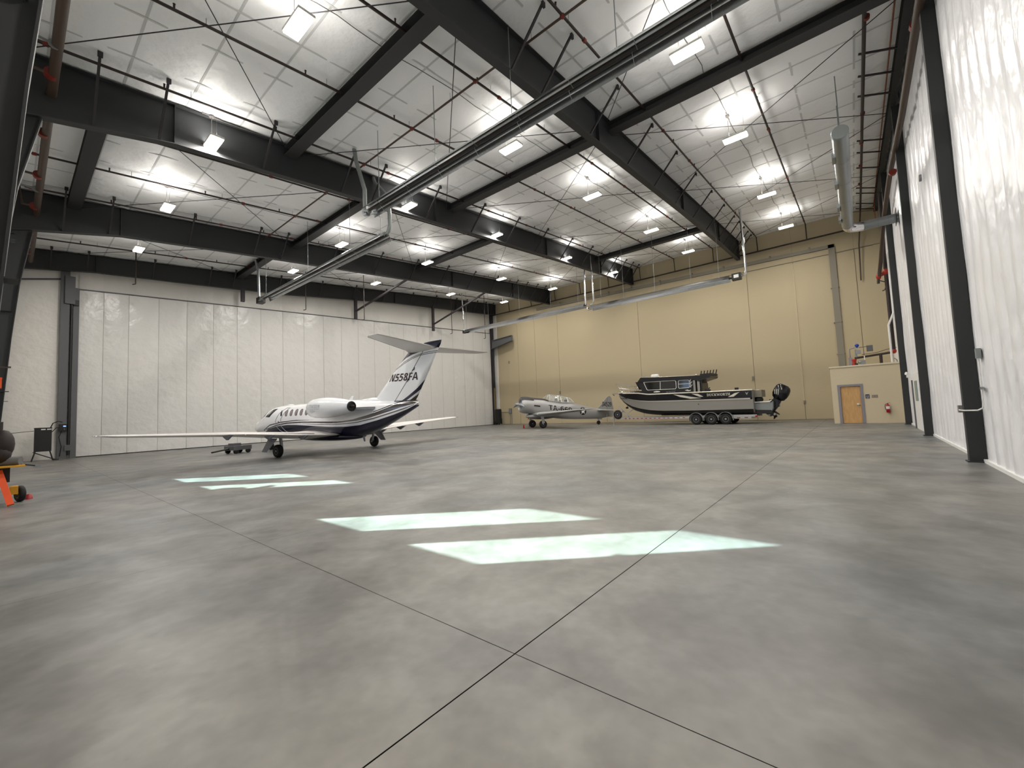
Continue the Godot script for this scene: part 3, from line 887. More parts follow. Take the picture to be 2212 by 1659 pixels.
# ---------------------------------------------------------------- duct on the right, pipes on the beige wall
func duct_and_pipes() -> void:
	var y := 9.3
	var t := thing("spiral_duct", "big round shiny metal air duct hanging near the right wall with grilles along its side", "duct", Vector3(0.16, y, 0))
	mi("duct", geo().tube([Vector3(0, 0, -15.5), Vector3(0.05, 0, -24.3)], 0.21, 28, false), M.galv, t)
	mi("end_cap", geo().lathe([[0.0, 0.0], [0.2, 0.0], [0.215, -0.03], [0.215, -0.1]], Vector3(0, 0, -15.48), Vector3(0, 0, 1), 28), M.galv_dull, t)
	for z in [-17.2, -19.0, -20.8, -22.6]:
		mi("band", geo().tube([Vector3(0.02, 0, z), Vector3(0.02, 0, z - 0.04)], 0.217, 28, false), M.galv_dull, t)
	for z in [-17.0, -19.2, -21.6, -23.2]:
		mi("grille", geo().box(Vector3(-0.2, -0.06, z), Vector3(0.09, 0.16, 0.5)), M.galv, t)
		mi("hanger_strap", geo().box(Vector3(0.02, (ry(z) - y) * 0.5 + 0.1, z - 0.5), Vector3(0.03, ry(z) - y - 0.2, 0.004)), M.galv_dull, t)
	mi("elbow", geo().tube([Vector3(0.05, 0, -24.2), Vector3(0.05, 0, -24.45), Vector3(0.12, 0.0, -24.72), Vector3(0.32, 0, -24.9), Vector3(0.6, 0, -24.95)], 0.215, 24, false), M.chrome, t)
	mi("wall_run", geo().tube([Vector3(0.5, 0, -24.95), Vector3(1.86, 0.0, -24.95)], 0.2, 24, false), M.galv, t)
	for x in [0.62, 1.1, 1.45]:
		mi("seam_band", geo().tube([Vector3(x, 0, -24.95), Vector3(x + 0.03, 0, -24.95)], 0.207, 24, false), M.galv_dull, t)
	mi("wall_plate", geo().box(Vector3(1.72, 0.05, -24.95), Vector3(0.02, 0.62, 0.7)), M.dark_box, t)
	# gutter and downspout on the beige wall
	var g := thing("downspout", "grey square downspout on the beige wall with its long leader up under the roof", "downspout", Vector3(0, 0, BACK_Z))
	mi("leader", geo().beam(Vector3(-26.0, 12.3, 0.06), Vector3(-0.5, 11.95, 0.06), 0.12, 0.24), M.gutter, g)
	mi("pipe", geo().span(Vector3(-0.84, 3.3, 0.0), Vector3(-0.48, 12.07, 0.12)), M.gutter, g)
	for yy in [4.4, 6.6, 9.0]:
		mi("strap", geo().span(Vector3(-0.9, yy, 0.0), Vector3(-0.42, yy + 0.06, 0.135)), M.gutter, g)
	for x in [-23.0, -20.0, -17.5, -15.2, -12.6, -9.9, -7.5, -4.3, -1.9]:
		mi("bracket", geo().box(Vector3(x, 12.17 - (x + 13.0) * 0.0137, 0.09), Vector3(0.1, 0.36, 0.16)), M.gutter, g)
	top("wall_conduit", geo().tube([Vector3(-7.0, 11.46, BACK_Z + 0.03), Vector3(1.5, 11.43, BACK_Z + 0.03)], 0.022, 6), M.gutter, "thin dark conduit line running level across the beige wall right of the heater", "conduit")
	# small boxes and conduits on the beige wall
	var e := thing("panel_box", "grey electrical box with two conduits on the beige wall left of the old trainer", "electrical box", Vector3(-30.25, 1.5, BACK_Z + 0.06))
	mi("body", geo().box(Vector3.ZERO, Vector3(0.38, 0.55, 0.14)), M.grey_steel, e)
	mi("cover", geo().box(Vector3(0, 0, 0.075), Vector3(0.34, 0.5, 0.012)), M.galv_dull, e)
	for x in [-0.07, 0.16]:
		mi("conduit", geo().tube([Vector3(x, -0.25, 0), Vector3(x, -1.5, 0)], 0.035, 8), M.conduit, e)
	mi("side_conduit", geo().tube([Vector3(-0.2, -0.1, 0), Vector3(-1.3, -0.12, 0)], 0.02, 6), M.conduit, e)
	var dev := [[-30.2, 7.0, 2.2, "leftmost beige joint"], [-23.53, 3.16, 0.0, "above the trainer's cockpit"], [-6.05, 3.2, 0.0, "above the boat's stern"], [-2.95, 1.25, 11.3, "right of the outboard motor"], [-1.9 - 9.9, 3.4, 0.0, "above the boat's cabin"]]
	for i in 4:
		var q: Array = dev[i]
		var b := thing("wall_device", "small beige box on the beige wall, " + ["beside the electrical box near the corner", "above the trainer's cockpit", "above the boat's stern", "to the right of the outboard motor"][i], "wall device", Vector3(q[0], q[1], BACK_Z + 0.04))
		mi("body", geo().box(Vector3.ZERO, Vector3(0.12, 0.3 if i != 3 else 0.22, 0.08)).box(Vector3(0, 0, 0.045), Vector3(0.07, 0.07, 0.02)), M.gutter, b)
		if q[2] > 0.0:
			mi("conduit", geo().tube([Vector3(0, 0.1, -0.01), Vector3(0, q[2] - q[1], -0.01)], 0.02, 6), M.beige_box, b)

# ---------------------------------------------------------------- the small beige room in the far right corner
func restroom_corner() -> void:
	var z := -30.2
	var w := struct("wall_restroom", geo().span(Vector3(-1.13, 0, z), Vector3(0.0 - 0.86, 3.16, z - 0.14)).span(Vector3(0.24, 0, z), Vector3(RIGHT_X, 3.16, z - 0.14)).span(Vector3(-0.86, 2.16, z), Vector3(0.24, 3.16, z - 0.14)).span(Vector3(-1.13, 0, z - 0.14), Vector3(-0.99, 3.16, BACK_Z + 0.01)).span(Vector3(-0.99, 3.0, z - 0.14), Vector3(RIGHT_X, 3.14, BACK_Z + 0.01)), M.beige_box)
	mi("coping", geo().span(Vector3(-1.17, 3.16, z + 0.05), Vector3(RIGHT_X, 3.24, z - 0.2)).span(Vector3(-1.17, 3.16, z - 0.2), Vector3(-0.95, 3.24, BACK_Z + 0.01)), M.coping, w)
	var d := struct("door_1", geo().span(Vector3(-0.74, 0.01, z - 0.05), Vector3(0.12, 2.07, z - 0.1)).done(), M.wood_door)
	var g := geo()
	g.quad(Vector3(-0.74, 0.01, z - 0.049), Vector3(0.12, 0.01, z - 0.049), Vector3(0.12, 2.07, z - 0.049), Vector3(-0.74, 2.07, z - 0.049), -1, Vector2(0, 1), Vector2(1, 1), Vector2(1, 0), Vector2(0, 0))
	mi("veneer", g, M.wood_door, d)
	mi("frame", geo().span(Vector3(-0.87, 0, z + 0.03), Vector3(-0.745, 2.18, z - 0.13)).span(Vector3(0.125, 0, z + 0.03), Vector3(0.25, 2.18, z - 0.13)).span(Vector3(-0.745, 2.075, z + 0.03), Vector3(0.125, 2.18, z - 0.13)), M.door_frame, d)
	mi("handle", geo().lathe([[0.03, 0.0], [0.03, 0.02], [0.012, 0.03], [0.012, 0.06]], Vector3(0.05, 1.0, z - 0.05), Vector3(0, 0, 1), 12).beam(Vector3(0.05, 1.0, z + 0.01), Vector3(-0.08, 1.0, z + 0.01), 0.02, 0.02), M.galv, d)
	mi("closer_plate", geo().box(Vector3(-0.02, 1.07, z - 0.045), Vector3(0.1, 0.07, 0.006)), M.boat_white, d)
	# signs
	var s := thing("restroom_sign", "small dark blue restroom sign beside the wooden door", "sign", Vector3(0.41, 1.465, z + 0.006))
	mi("plate", geo().box(Vector3.ZERO, Vector3(0.165, 0.23, 0.012)), M.sign_blue, s)
	for k in 2:
		var cx := -0.032 + 0.064 * k
		mi("figure", geo().lathe([[0.0, 0.0], [0.011, 0.0]], Vector3(cx, 0.06, 0.008), Vector3(0, 0, 1), 10).box(Vector3(cx, 0.022, 0.008), Vector3(0.026 if k == 0 else 0.032, 0.045, 0.002)).box(Vector3(cx, -0.012, 0.008), Vector3(0.018, 0.03, 0.002)), M.boat_white, s)
	mi("bottom_line", geo().box(Vector3(0, -0.07, 0.008), Vector3(0.1, 0.02, 0.002)), M.boat_white, s)
	var n := thing("name_plate", "small grey name plate on the beige wall right of the blue sign", "sign", Vector3(0.71, 1.46, z + 0.006))
	mi("plate", geo().box(Vector3.ZERO, Vector3(0.25, 0.15, 0.012)), M.sign_grey, n)
	mi("border", geo().box(Vector3(0, 0.06, 0.007), Vector3(0.22, 0.012, 0.002)).box(Vector3(0, -0.06, 0.007), Vector3(0.22, 0.012, 0.002)).box(Vector3(-0.105, 0, 0.007), Vector3(0.012, 0.11, 0.002)).box(Vector3(0.105, 0, 0.007), Vector3(0.012, 0.11, 0.002)), M.sign_dark, n)
	mi("worn_lines", geo().box(Vector3(0, 0.015, 0.007), Vector3(0.13, 0.02, 0.002)).box(Vector3(0, -0.022, 0.007), Vector3(0.1, 0.015, 0.002)), M.sign_dark, n)
	# fire extinguisher
	var f := thing("fire_extinguisher", "red fire extinguisher with a white label hanging on the beige wall", "fire extinguisher", Vector3(1.2, 0.56, z + 0.1))
	mi("cylinder", geo().lathe([[0.06, 0.0], [0.085, 0.015], [0.085, 0.36], [0.07, 0.4], [0.03, 0.43], [0.03, 0.45]], Vector3.ZERO, Vector3.UP, 20), M.red_gloss, f)
	mi("label_band", geo().lathe([[0.087, 0.19], [0.087, 0.34]], Vector3.ZERO, Vector3.UP, 20), M.boat_white, f)
	mi("valve", geo().box(Vector3(0, 0.47, 0), Vector3(0.05, 0.05, 0.05)).beam(Vector3(-0.02, 0.5, 0), Vector3(0.11, 0.53, 0), 0.03, 0.012), M.red_gloss, f)
	mi("hose", geo().tube([Vector3(-0.02, 0.47, 0.02), Vector3(-0.1, 0.44, 0.03), Vector3(-0.115, 0.3, 0.02), Vector3(-0.1, 0.16, 0.02)], 0.014, 8), M.rubber, f)
	mi("bracket", geo().box(Vector3(0, 0.25, -0.09), Vector3(0.06, 0.3, 0.02)), M.grey_steel, f)
	# backflow riser group standing on the roof of the small room
	var y := 3.25
	var b := thing("backflow_valve", "backflow valve with red couplings and a blue cap on the small room's roof", "valve", Vector3(0.0, y, -31.3))
	mi("pipe", geo().tube([Vector3(0.02, 0.45, 0), Vector3(1.75, 0.62, 0)], 0.06, 12), M.pipe_black, b)
	mi("stand", geo().tube([Vector3(1.16, 0.55, 0), Vector3(1.16, 0.0, 0)], 0.07, 12), M.pipe_black, b)
	mi("valve_body", geo().lathe([[0.1, 0.0], [0.13, 0.05], [0.1, 0.18], [0.1, 0.3], [0.14, 0.36], [0.08, 0.42]], Vector3(-0.02, 0.0, 0), Vector3.UP, 16), M.red_valve, b)
	mi("lower_body", geo().lathe([[0.14, 0.0], [0.14, 0.03], [0.09, 0.06], [0.09, 0.14]], Vector3(0.06, 0.0, 0.05), Vector3.UP, 16), M.rubber, b)
	mi("yellow_body", geo().box(Vector3(0.34, 0.17, 0.02), Vector3(0.3, 0.26, 0.2)).ball(Vector3(0.25, 0.2, 0.05), Vector3(0.11, 0.11, 0.11), 12, 8), M.galv_dull, b)
	mi("gauge_tree", geo().tube([Vector3(0.1, 0.4, 0), Vector3(0.1, 0.95, 0)], 0.045, 10).box(Vector3(0.2, 0.8, 0), Vector3(0.24, 0.2, 0.16)), M.galv, b)
	mi("valve_cap", geo().ball(Vector3(0.17, 1.18, 0), Vector3(0.1, 0.1, 0.1), 14, 8).lathe([[0.05, -0.14], [0.05, -0.05]], Vector3(0.17, 1.18, 0), Vector3.UP, 10), M.blue_valve, b)
	mi("side_post", geo().span(Vector3(-0.26, 0, -0.05), Vector3(-0.08, 0.5, 0.05)).tube([Vector3(-0.18, 0.4, 0), Vector3(-0.18, 1.0, 0), Vector3(0.1, 1.08, 0)], 0.03, 8), M.door_frame, b)
	mi("switch_box", geo().box(Vector3(0.72, 0.95, -0.05), Vector3(0.28, 0.34, 0.16)).tube([Vector3(0.25, 1.05, 0), Vector3(0.7, 1.07, 0)], 0.02, 6), M.grey_steel, b)
	mi("white_hose", geo().tube([Vector3(0.45, 0.55, 0.05), Vector3(0.47, 0.0, 0.05)], 0.025, 8), M.boat_white, b)
	mi("elbow", geo().ball(Vector3(1.72, 0.66, 0), Vector3(0.12, 0.14, 0.12), 14, 8), M.red_valve, b)
	mi("cable", geo().tube([Vector3(0.35, 0.62, 0.08), Vector3(1.0, 0.66, 0.08), Vector3(1.4, 0.78, 0.08), Vector3(1.85, 0.86, 0.05)], 0.014, 6), M.rubber, b)
	mi("drain_loop", geo().tube([Vector3(1.6, 0.02, 0.1), Vector3(1.62, 0.2, 0.1), Vector3(1.72, 0.26, 0.1), Vector3(1.8, 0.16, 0.1), Vector3(1.82, 0.0, 0.1)], 0.025, 8), M.galv, b)
	var r := thing("sprinkler_riser", "dark brown riser pipe with red fittings climbing the right wall above the small room", "pipe", Vector3(1.72, 0, -31.3))
	mi("riser", geo().tube([Vector3(0, 3.95, 0), Vector3(0, 9.6, 0), Vector3(0.02, 11.0, 0.2), Vector3(0.02, 12.6, 1.0)], 0.09, 12), M.pipe_black, r)
	mi("feed_main", geo().tube([Vector3(-0.3, 8.2, 0.1), Vector3(-0.18, 9.0, 0.4), Vector3(-0.02, 10.6, 3.0), Vector3(0.0, 10.75, 8.0), Vector3(0.0, 10.3, 13.5), Vector3(0.0, 10.25, 24.0)], 0.09, 12), M.pipe_main, r)
	mi("red_branch", geo().tube([Vector3(0, 8.35, 0), Vector3(-0.3, 8.25, 0.05)], 0.1, 12).ball(Vector3(0.0, 8.4, 0), Vector3(0.15, 0.2, 0.15), 12, 8).ball(Vector3(-0.32, 8.2, 0.05), Vector3(0.12, 0.2, 0.12), 12, 8), M.red_valve, r)
	mi("branch_tail", geo().tube([Vector3(-0.34, 8.1, 0.05), Vector3(-0.36, 7.8, 0.05)], 0.07, 10), M.pipe_black, r)
	mi("drain_arm", geo().tube([Vector3(-0.3, 7.95, 0.05), Vector3(0, 7.8, 0)], 0.025, 8).tube([Vector3(-0.22, 7.35, 0), Vector3(-0.1, 7.4, 0), Vector3(-0.08, 7.5, 0)], 0.03, 8), M.pipe_black, r)
	for z2 in [17.6, 9.0]:
		mi("coupling", geo().tube([Vector3(0, 10.33, z2 - 0.08), Vector3(0, 10.33, z2 + 0.08)], 0.12, 12), M.coupling, r)
		mi("sway_brace", geo().beam(Vector3(0.05, 10.33, z2 - 0.3), Vector3(0.25, 10.6, z2 + 0.0), 0.05, 0.05), M.brace_steel, r)
	var p := thing("drain_pipe", "white plastic pipe with a kink running down beside the brown riser", "pipe", Vector3(1.84, 0, -30.9))
	mi("pipe", geo().tube([Vector3(0, 9.4, 0), Vector3(0, 6.0, 0), Vector3(-0.25, 5.35, 0), Vector3(-0.25, 3.26, 0)], 0.05, 10), M.white_paint, p)
	mi("side_pipe", geo().tube([Vector3(0.02, 5.8, 0), Vector3(0.05, 4.2, 0)], 0.04, 10), M.white_paint, p)

# ---------------------------------------------------------------- columns, door and fittings of the right wall
func right_wall_things() -> void:
	var cz := [-13.1, -20.75, -28.45, -5.5]
	for i in 4:
		var z: float = cz[i]
		var c := thing("wall_column", "straight dark steel column on the right wall, " + ["nearest the viewer, with a conduit across it", "second from the viewer", "third from the viewer, by the small room", "beside the viewer"][i], "column", Vector3(0, 0, z))
		var h := ry(z) - 0.4
		mi("web", geo().span(Vector3(1.76, 0.02, -0.012), Vector3(1.97, h, 0.0)), M.steel, c)
		mi("inner_flange", geo().span(Vector3(1.735, 0.0, -0.2), Vector3(1.76, h, 0.0)), M.steel, c)
		mi("outer_flange", geo().span(Vector3(1.965, 0.0, -0.2), Vector3(1.985, h, 0.0)), M.steel, c)
		mi("base_plate", geo().span(Vector3(1.70, 0, -0.25), Vector3(2.0, 0.025, 0.05)), M.steel, c)
	var e := thing("conduit_run", "thin white conduit with grey boxes wrapping the nearest column of the right wall", "conduit", Vector3(0, 0, 0))
	mi("conduit", geo().tube([Vector3(1.93, 2.15, -12.5), Vector3(1.93, 1.25, -12.5), Vector3(1.92, 1.16, -12.52), Vector3(1.86, 1.11, -12.6), Vector3(1.72, 1.1, -13.0), Vector3(1.70, 1.1, -13.3), Vector3(1.72, 1.1, -13.55)], 0.014, 8), M.boat_white, e)
	mi("upper_box", geo().box(Vector3(1.93, 2.26, -12.48), Vector3(0.07, 0.2, 0.12)), M.galv_dull, e)
	mi("clamp", geo().box(Vector3(1.93, 1.56, -12.5), Vector3(0.05, 0.04, 0.16)), M.galv, e)
	mi("lower_box", geo().box(Vector3(1.76, 1.12, -13.66), Vector3(0.09, 0.16, 0.14)), M.conduit, e)
	# side door with a narrow window between the second and third columns
	var d := struct("door_2", geo().span(Vector3(1.9, 0.0, -23.2), Vector3(1.96, 2.35, -26.1)), M.boat_white)
	mi("window_pane", geo().span(Vector3(1.885, 1.2, -23.75), Vector3(1.905, 2.04, -24.65)), M.door_teal, d)
	mi("jamb_seal", geo().span(Vector3(1.86, 0.0, -25.35), Vector3(1.9, 2.1, -25.55)), M.grey_steel, d)
	var l := thing("exit_lamp", "small white emergency lamp on the right wall above the side door", "lamp", Vector3(1.84, 2.33, -26.2))
	mi("body", geo().box(Vector3.ZERO, Vector3(0.12, 0.16, 0.3)), M.boat_white, l)
	for s in [-1, 1]:
		mi("head", geo().lathe([[0.03, 0.0], [0.07, 0.07], [0.0, 0.07]], Vector3(-0.02, 0.1, 0.1 * s), Vector3(-0.8, 0.2, 0.5 * s).normalized(), 12), M.boat_white, l)
	var q := thing("wall_outlet", "small dark round fitting high on the right wall between two columns", "wall fitting", Vector3(1.93, 7.9, -17.2))
	mi("cap", geo().lathe([[0.0, 0.0], [0.1, 0.0], [0.1, 0.05], [0.0, 0.05]], Vector3.ZERO, Vector3(-1, 0, 0), 16), M.door_frame, q)

# ---------------------------------------------------------------- the big hydraulic hangar door on the left
func hangar_door_gear() -> void:
	var x := LEFT_X + 0.16
	var d := struct("door_3", geo().prism([Vector2(-2.42, 0.03), Vector2(-35.7, 0.03), Vector2(-35.7, door_top(-35.7)), Vector2(-2.42, door_top(-2.42))], 0.1, Vector3(x - 0.06, 0, 0), Basis(Vector3(0, 0, 1), Vector3.UP, Vector3(-1, 0, 0))), M.seam)
	var zz := door_seams()
	for i in zz.size() - 1:
		mi("panel", bulge_panel(x, zz[i] - 0.012, zz[i + 1] + 0.012, 0.04, door_top(zz[i]) - 0.03, 0.025, -0.043), M.vinyl_door, d)
	mi("top_rail", geo().beam(Vector3(x + 0.0, door_top(-2.42), -2.42), Vector3(x + 0.0, door_top(-35.7), -35.7), 0.16, 0.05), M.grey_steel, d)
	mi("bottom_rail", geo().span(Vector3(x - 0.05, 0.0, -2.42), Vector3(x + 0.035, 0.045, -35.7)), M.rubber, d)
	mi("side_rail", geo().span(Vector3(x - 0.05, 0.0, -2.2), Vector3(x + 0.05, door_top(-2.4) + 0.05, -2.42)), M.grey_steel, d)
	mi("hinge", geo().box(Vector3(x + 0.08, 8.35, -2.3), Vector3(0.2, 0.28, 0.22)), M.dark_box, d)
	var c := thing("door_column", "grey door column with a black hydraulic cylinder left of the hangar door", "column", Vector3(x, 0, -1.92))
	mi("post", geo().span(Vector3(-0.16, 0, -0.14), Vector3(0.1, 10.6, 0.2)), M.grey_steel, c)
	mi("cylinder", geo().tube([Vector3(0.1, 0.15, -0.21), Vector3(0.1, 8.3, -0.21)], 0.055, 12), M.boot_black, c)
	mi("head_bracket", geo().span(Vector3(-0.1, 8.25, -0.33), Vector3(0.22, 9.75, 0.05)), M.grey_steel, c)
	mi("foot_bracket", geo().box(Vector3(0.1, 0.55, -0.2), Vector3(0.14, 0.3, 0.26)), M.grey_steel, c)
	var k := thing("door_column", "narrow dark and gold hydraulic door column in the far corner by the beige wall", "column", Vector3(x + 0.1, 0, -35.85))
	mi("post", geo().span(Vector3(-0.12, 0, -0.2), Vector3(0.14, 13.0, 0.1)), M.brace_steel, k)
	mi("cylinder", geo().tube([Vector3(0.2, 4.2, 0.05), Vector3(0.2, 9.9, 0.05)], 0.09, 12), M.boot_black, k)
	mi("piston_rod", geo().tube([Vector3(0.2, 0.3, 0.05), Vector3(0.2, 4.2, 0.05)], 0.075, 12), M.gold_rod, k)
	mi("foot", geo().box(Vector3(0.15, 0.18, 0.0), Vector3(0.36, 0.36, 0.3)), M.dark_box, k)
	var b := thing("support_bracket", "grey steel box arm sticking out along the beige wall from the far door column", "bracket", Vector3(-32.1, 9.1, -35.6))
	mi("web", geo().prism([Vector2(0, -0.35), Vector2(0.7, -0.2), Vector2(3.0, 0.2), Vector2(3.0, 0.75), Vector2(0, 0.55)], 0.03, Vector3.ZERO, Basis.IDENTITY), M.grey_steel, b)
	mi("top_chord", geo().beam(Vector3(0, 0.55, 0), Vector3(3.0, 0.76, 0), 0.26, 0.06), M.grey_steel, b)
	mi("bottom_chord", geo().beam(Vector3(0, -0.38, 0), Vector3(3.0, 0.18, 0), 0.26, 0.06), M.grey_steel, b)
	mi("end_plate", geo().box(Vector3(3.0, 0.46, 0), Vector3(0.04, 0.64, 0.3)), M.grey_steel, b)
	# pump unit beside the door column
	var p := thing("hydraulic_pump", "black box shaped hydraulic power unit on a stand by the left door column", "pump", Vector3(-31.5, 0, -1.2))
	mi("cabinet", geo().box(Vector3(0, 1.04, 0), Vector3(0.45, 1.14, 0.58)), M.dark_box, p)
	mi("lid", geo().box(Vector3(0, 1.63, 0), Vector3(0.47, 0.04, 0.6)), M.dark_box, p)
	for s in [-0.1, 0.1]:
		mi("warning_sticker", geo().box(Vector3(0.23, 1.56, s - 0.1), Vector3(0.006, 0.05, 0.15)), M.boat_white, p)
	for s in [[-0.15, -0.24], [0.15, -0.24], [-0.15, 0.24], [0.15, 0.24]]:
		mi("leg", geo().tube([Vector3(s[0], 0.5, s[1]), Vector3(s[0] * 1.6, 0.0, s[1] * 1.5)], 0.02, 6), M.dark_box, p)
	mi("brace", geo().tube([Vector3(0.1, 0.45, 0.32), Vector3(0.2, 0.04, -0.42)], 0.025, 6).box(Vector3(0.2, 0.03, -0.45), Vector3(0.12, 0.05, 0.2)), M.dark_box, p)
	mi("hose", geo().tube([Vector3(0.1, 1.62, -0.24), Vector3(0.1, 1.85, -0.32), Vector3(0.05, 1.95, -0.5), Vector3(-0.3, 1.9, -0.66)], 0.022, 8), M.rubber, p)
	mi("hose", geo().tube([Vector3(0.1, 1.4, -0.28), Vector3(0.05, 1.62, -0.45), Vector3(-0.3, 1.68, -0.62)], 0.018, 8), M.rubber, p)
	mi("cable", geo().tube([Vector3(0, 1.5, 0.3), Vector3(0.1, 1.44, 1.0), Vector3(0.2, 1.42, 1.5)], 0.014, 6), M.rubber, p)
	var u := thing("door_control", "small black door control with a lit blue screen on the grey column", "control", Vector3(x + 0.16, 1.62, -1.93))
	mi("body", geo().box(Vector3.ZERO, Vector3(0.14, 0.36, 0.28)), M.dark_box, u)
	mi("screen", geo().box(Vector3(0.072, 0.07, -0.05), Vector3(0.006, 0.06, 0.1)), M.lit_screen, u)
	mi("knob", geo().lathe([[0.035, 0.0], [0.03, 0.03], [0.0, 0.03]], Vector3(0.07, -0.09, -0.04), Vector3.RIGHT, 12), M.grey_steel, u)
	mi("cable", geo().tube([Vector3(0, -0.18, 0.05), Vector3(0.05, -0.5, 0.15), Vector3(0.02, -1.0, 0.05), Vector3(-0.02, -1.5, 0.1)], 0.016, 6), M.rubber, u)

# ---------------------------------------------------------------- shared aircraft helpers
func interp(pts: Array, x: float) -> float:          # pts sorted by falling x
	if x >= pts[0].x: return pts[0].y
	for i in pts.size() - 1:
		if x >= pts[i + 1].x:
			return lerpf(pts[i].y, pts[i + 1].y, (pts[i].x - x) / (pts[i].x - pts[i + 1].x))
	return pts[-1].y

func foil_half(f: float, t: float, c: float) -> float:
	f = clampf(f, 0.0, 1.0)
	return 5.0 * t * c * (0.2969 * sqrt(f) - 0.126 * f - 0.3516 * f * f + 0.2843 * f * f * f - 0.1015 * f * f * f * f)

# sections: [leading edge, chord, thickness]; chords run along -x, thick along up
func wing_geo(secs: Array, up: Vector3, flip: bool, uvs = null) -> Geo:
	var rings := []
	var xs := [0.0, 0.012, 0.05, 0.13, 0.27, 0.45, 0.65, 0.85, 1.0]
	for s in secs:
		var ring := PackedVector3Array()
		for k in xs.size():
			ring.append(s[0] + Vector3(-xs[k] * s[1], 0, 0) + up * foil_half(xs[k], s[2], s[1]))
		for k in range(xs.size() - 2, 0, -1):
			ring.append(s[0] + Vector3(-xs[k] * s[1], 0, 0) - up * foil_half(xs[k], s[2], s[1]))
		if flip: ring.reverse()
		rings.append(ring)
	return geo().loft(rings, true, true, uvs)

func body_ring(u: float, top_y: float, bot_y: float, hw: float, n: int, e: float) -> PackedVector3Array:
	var ring := PackedVector3Array()
	var yc := (top_y + bot_y) * 0.5
	var h := (top_y - bot_y) * 0.5
	for k in n:
		var a := TAU * k / n
		var cs := cos(a)
		var sn := sin(a)
		ring.append(Vector3(u, yc + h * signf(sn) * pow(absf(sn), 2.0 / e), hw * signf(cs) * pow(absf(cs), 2.0 / e)))
	return ring

class Body:
	var top := []
	var bot := []
	var hw := []
	var e := 2.2
	func at(p: Array, x: float) -> float:
		if x >= p[0].x: return p[0].y
		for i in p.size() - 1:
			if x >= p[i + 1].x:
				var t: float = (p[i].x - x) / (p[i].x - p[i + 1].x)
				var i0 := maxi(i - 1, 0)
				var i3 := mini(i + 2, p.size() - 1)
				# monotone-ish cubic
				var m1: float = (p[i + 1].y - p[i0].y) / maxf(p[i0].x - p[i + 1].x, 1e-4) * (p[i].x - p[i + 1].x)
				var m2: float = (p[i3].y - p[i].y) / maxf(p[i].x - p[i3].x, 1e-4) * (p[i].x - p[i + 1].x)
				var t2 := t * t
				var t3 := t2 * t
				return (2 * t3 - 3 * t2 + 1) * p[i].y + (t3 - 2 * t2 + t) * m1 + (-2 * t3 + 3 * t2) * p[i + 1].y + (t3 - t2) * m2
		return p[-1].y
	func side(u: float, y: float) -> float:
		var yc := (at(top, u) + at(bot, u)) * 0.5
		var h := (at(top, u) - at(bot, u)) * 0.5
		return at(hw, u) * pow(maxf(1.0 - pow(minf(absf((y - yc) / h), 1.0), e), 0.0), 1.0 / e)
	func on(u: float, y: float, lift := 0.006, s := -1.0) -> Vector3:
		return Vector3(u, y, s * (side(u, y) + lift))

func patch(b: Body, poly: Array, lift := 0.006, s := -1.0) -> Geo:
	var c := Vector2.ZERO
	for q in poly: c += q
	c /= poly.size()
	var g := geo()
	for i in poly.size():
		var p: Vector2 = poly[i]
		var q: Vector2 = poly[(i + 1) % poly.size()]
		for k in 3:
			var f0 := k / 3.0
			var f1 := (k + 1) / 3.0
			var a := c.lerp(p, f0)
			var d := c.lerp(q, f0)
			var e := c.lerp(p, f1)
			var f := c.lerp(q, f1)
			g.quad(b.on(a.x, a.y, lift, s), b.on(e.x, e.y, lift, s), b.on(f.x, f.y, lift, s), b.on(d.x, d.y, lift, s), 1)
	return g

func outline(b: Body, pts: Array, r: float, closed := true, s := -1.0) -> Geo:
	var line := []
	var n := pts.size()
	for i in (n if closed else n - 1):
		var p: Vector2 = pts[i]
		var q: Vector2 = pts[(i + 1) % n]
		for k in 4:
			var m := p.lerp(q, k / 4.0)
			line.append(b.on(m.x, m.y, 0.003, s))
	var l: Vector2 = pts[0] if closed else pts[-1]
	line.append(b.on(l.x, l.y, 0.003, s))
	return geo().tube(line, r, 5)

func oval(c: Vector2, rx: float, ryy: float, lean: float) -> Array:
	var o := []
	for k in 14:
		var a := TAU * k / 14
		var ca := signf(cos(a)) * pow(absf(cos(a)), 0.75)
		var sa := signf(sin(a)) * pow(absf(sin(a)), 0.75)
		o.append(c + Vector2(rx * ca + lean * ryy * sa, ryy * sa))
	return o

func wheel(called: String, parent: Node, c: Vector3, r: float, w: float, axis: Vector3, rubber: Material, hub: Material) -> void:
	axis = axis.normalized()
	var t := mi(called, geo().lathe([[r * 0.55, -w * 0.42], [r * 0.85, -w * 0.5], [r * 0.97, -w * 0.36], [r, -w * 0.15], [r, w * 0.15], [r * 0.97, w * 0.36], [r * 0.85, w * 0.5], [r * 0.55, w * 0.42]], c, axis, 24), rubber, parent)
	mi("hub", geo().lathe([[r * 0.57, -w * 0.4], [r * 0.5, -w * 0.43], [r * 0.42, -w * 0.3], [r * 0.2, -w * 0.34], [r * 0.14, -w * 0.45], [0.0, -w * 0.45]], c, axis, 20).lathe([[r * 0.57, w * 0.4], [r * 0.5, w * 0.43], [r * 0.42, w * 0.3], [r * 0.2, w * 0.34], [r * 0.14, w * 0.45], [0.0, w * 0.45]], c, axis, 20), hub, t)

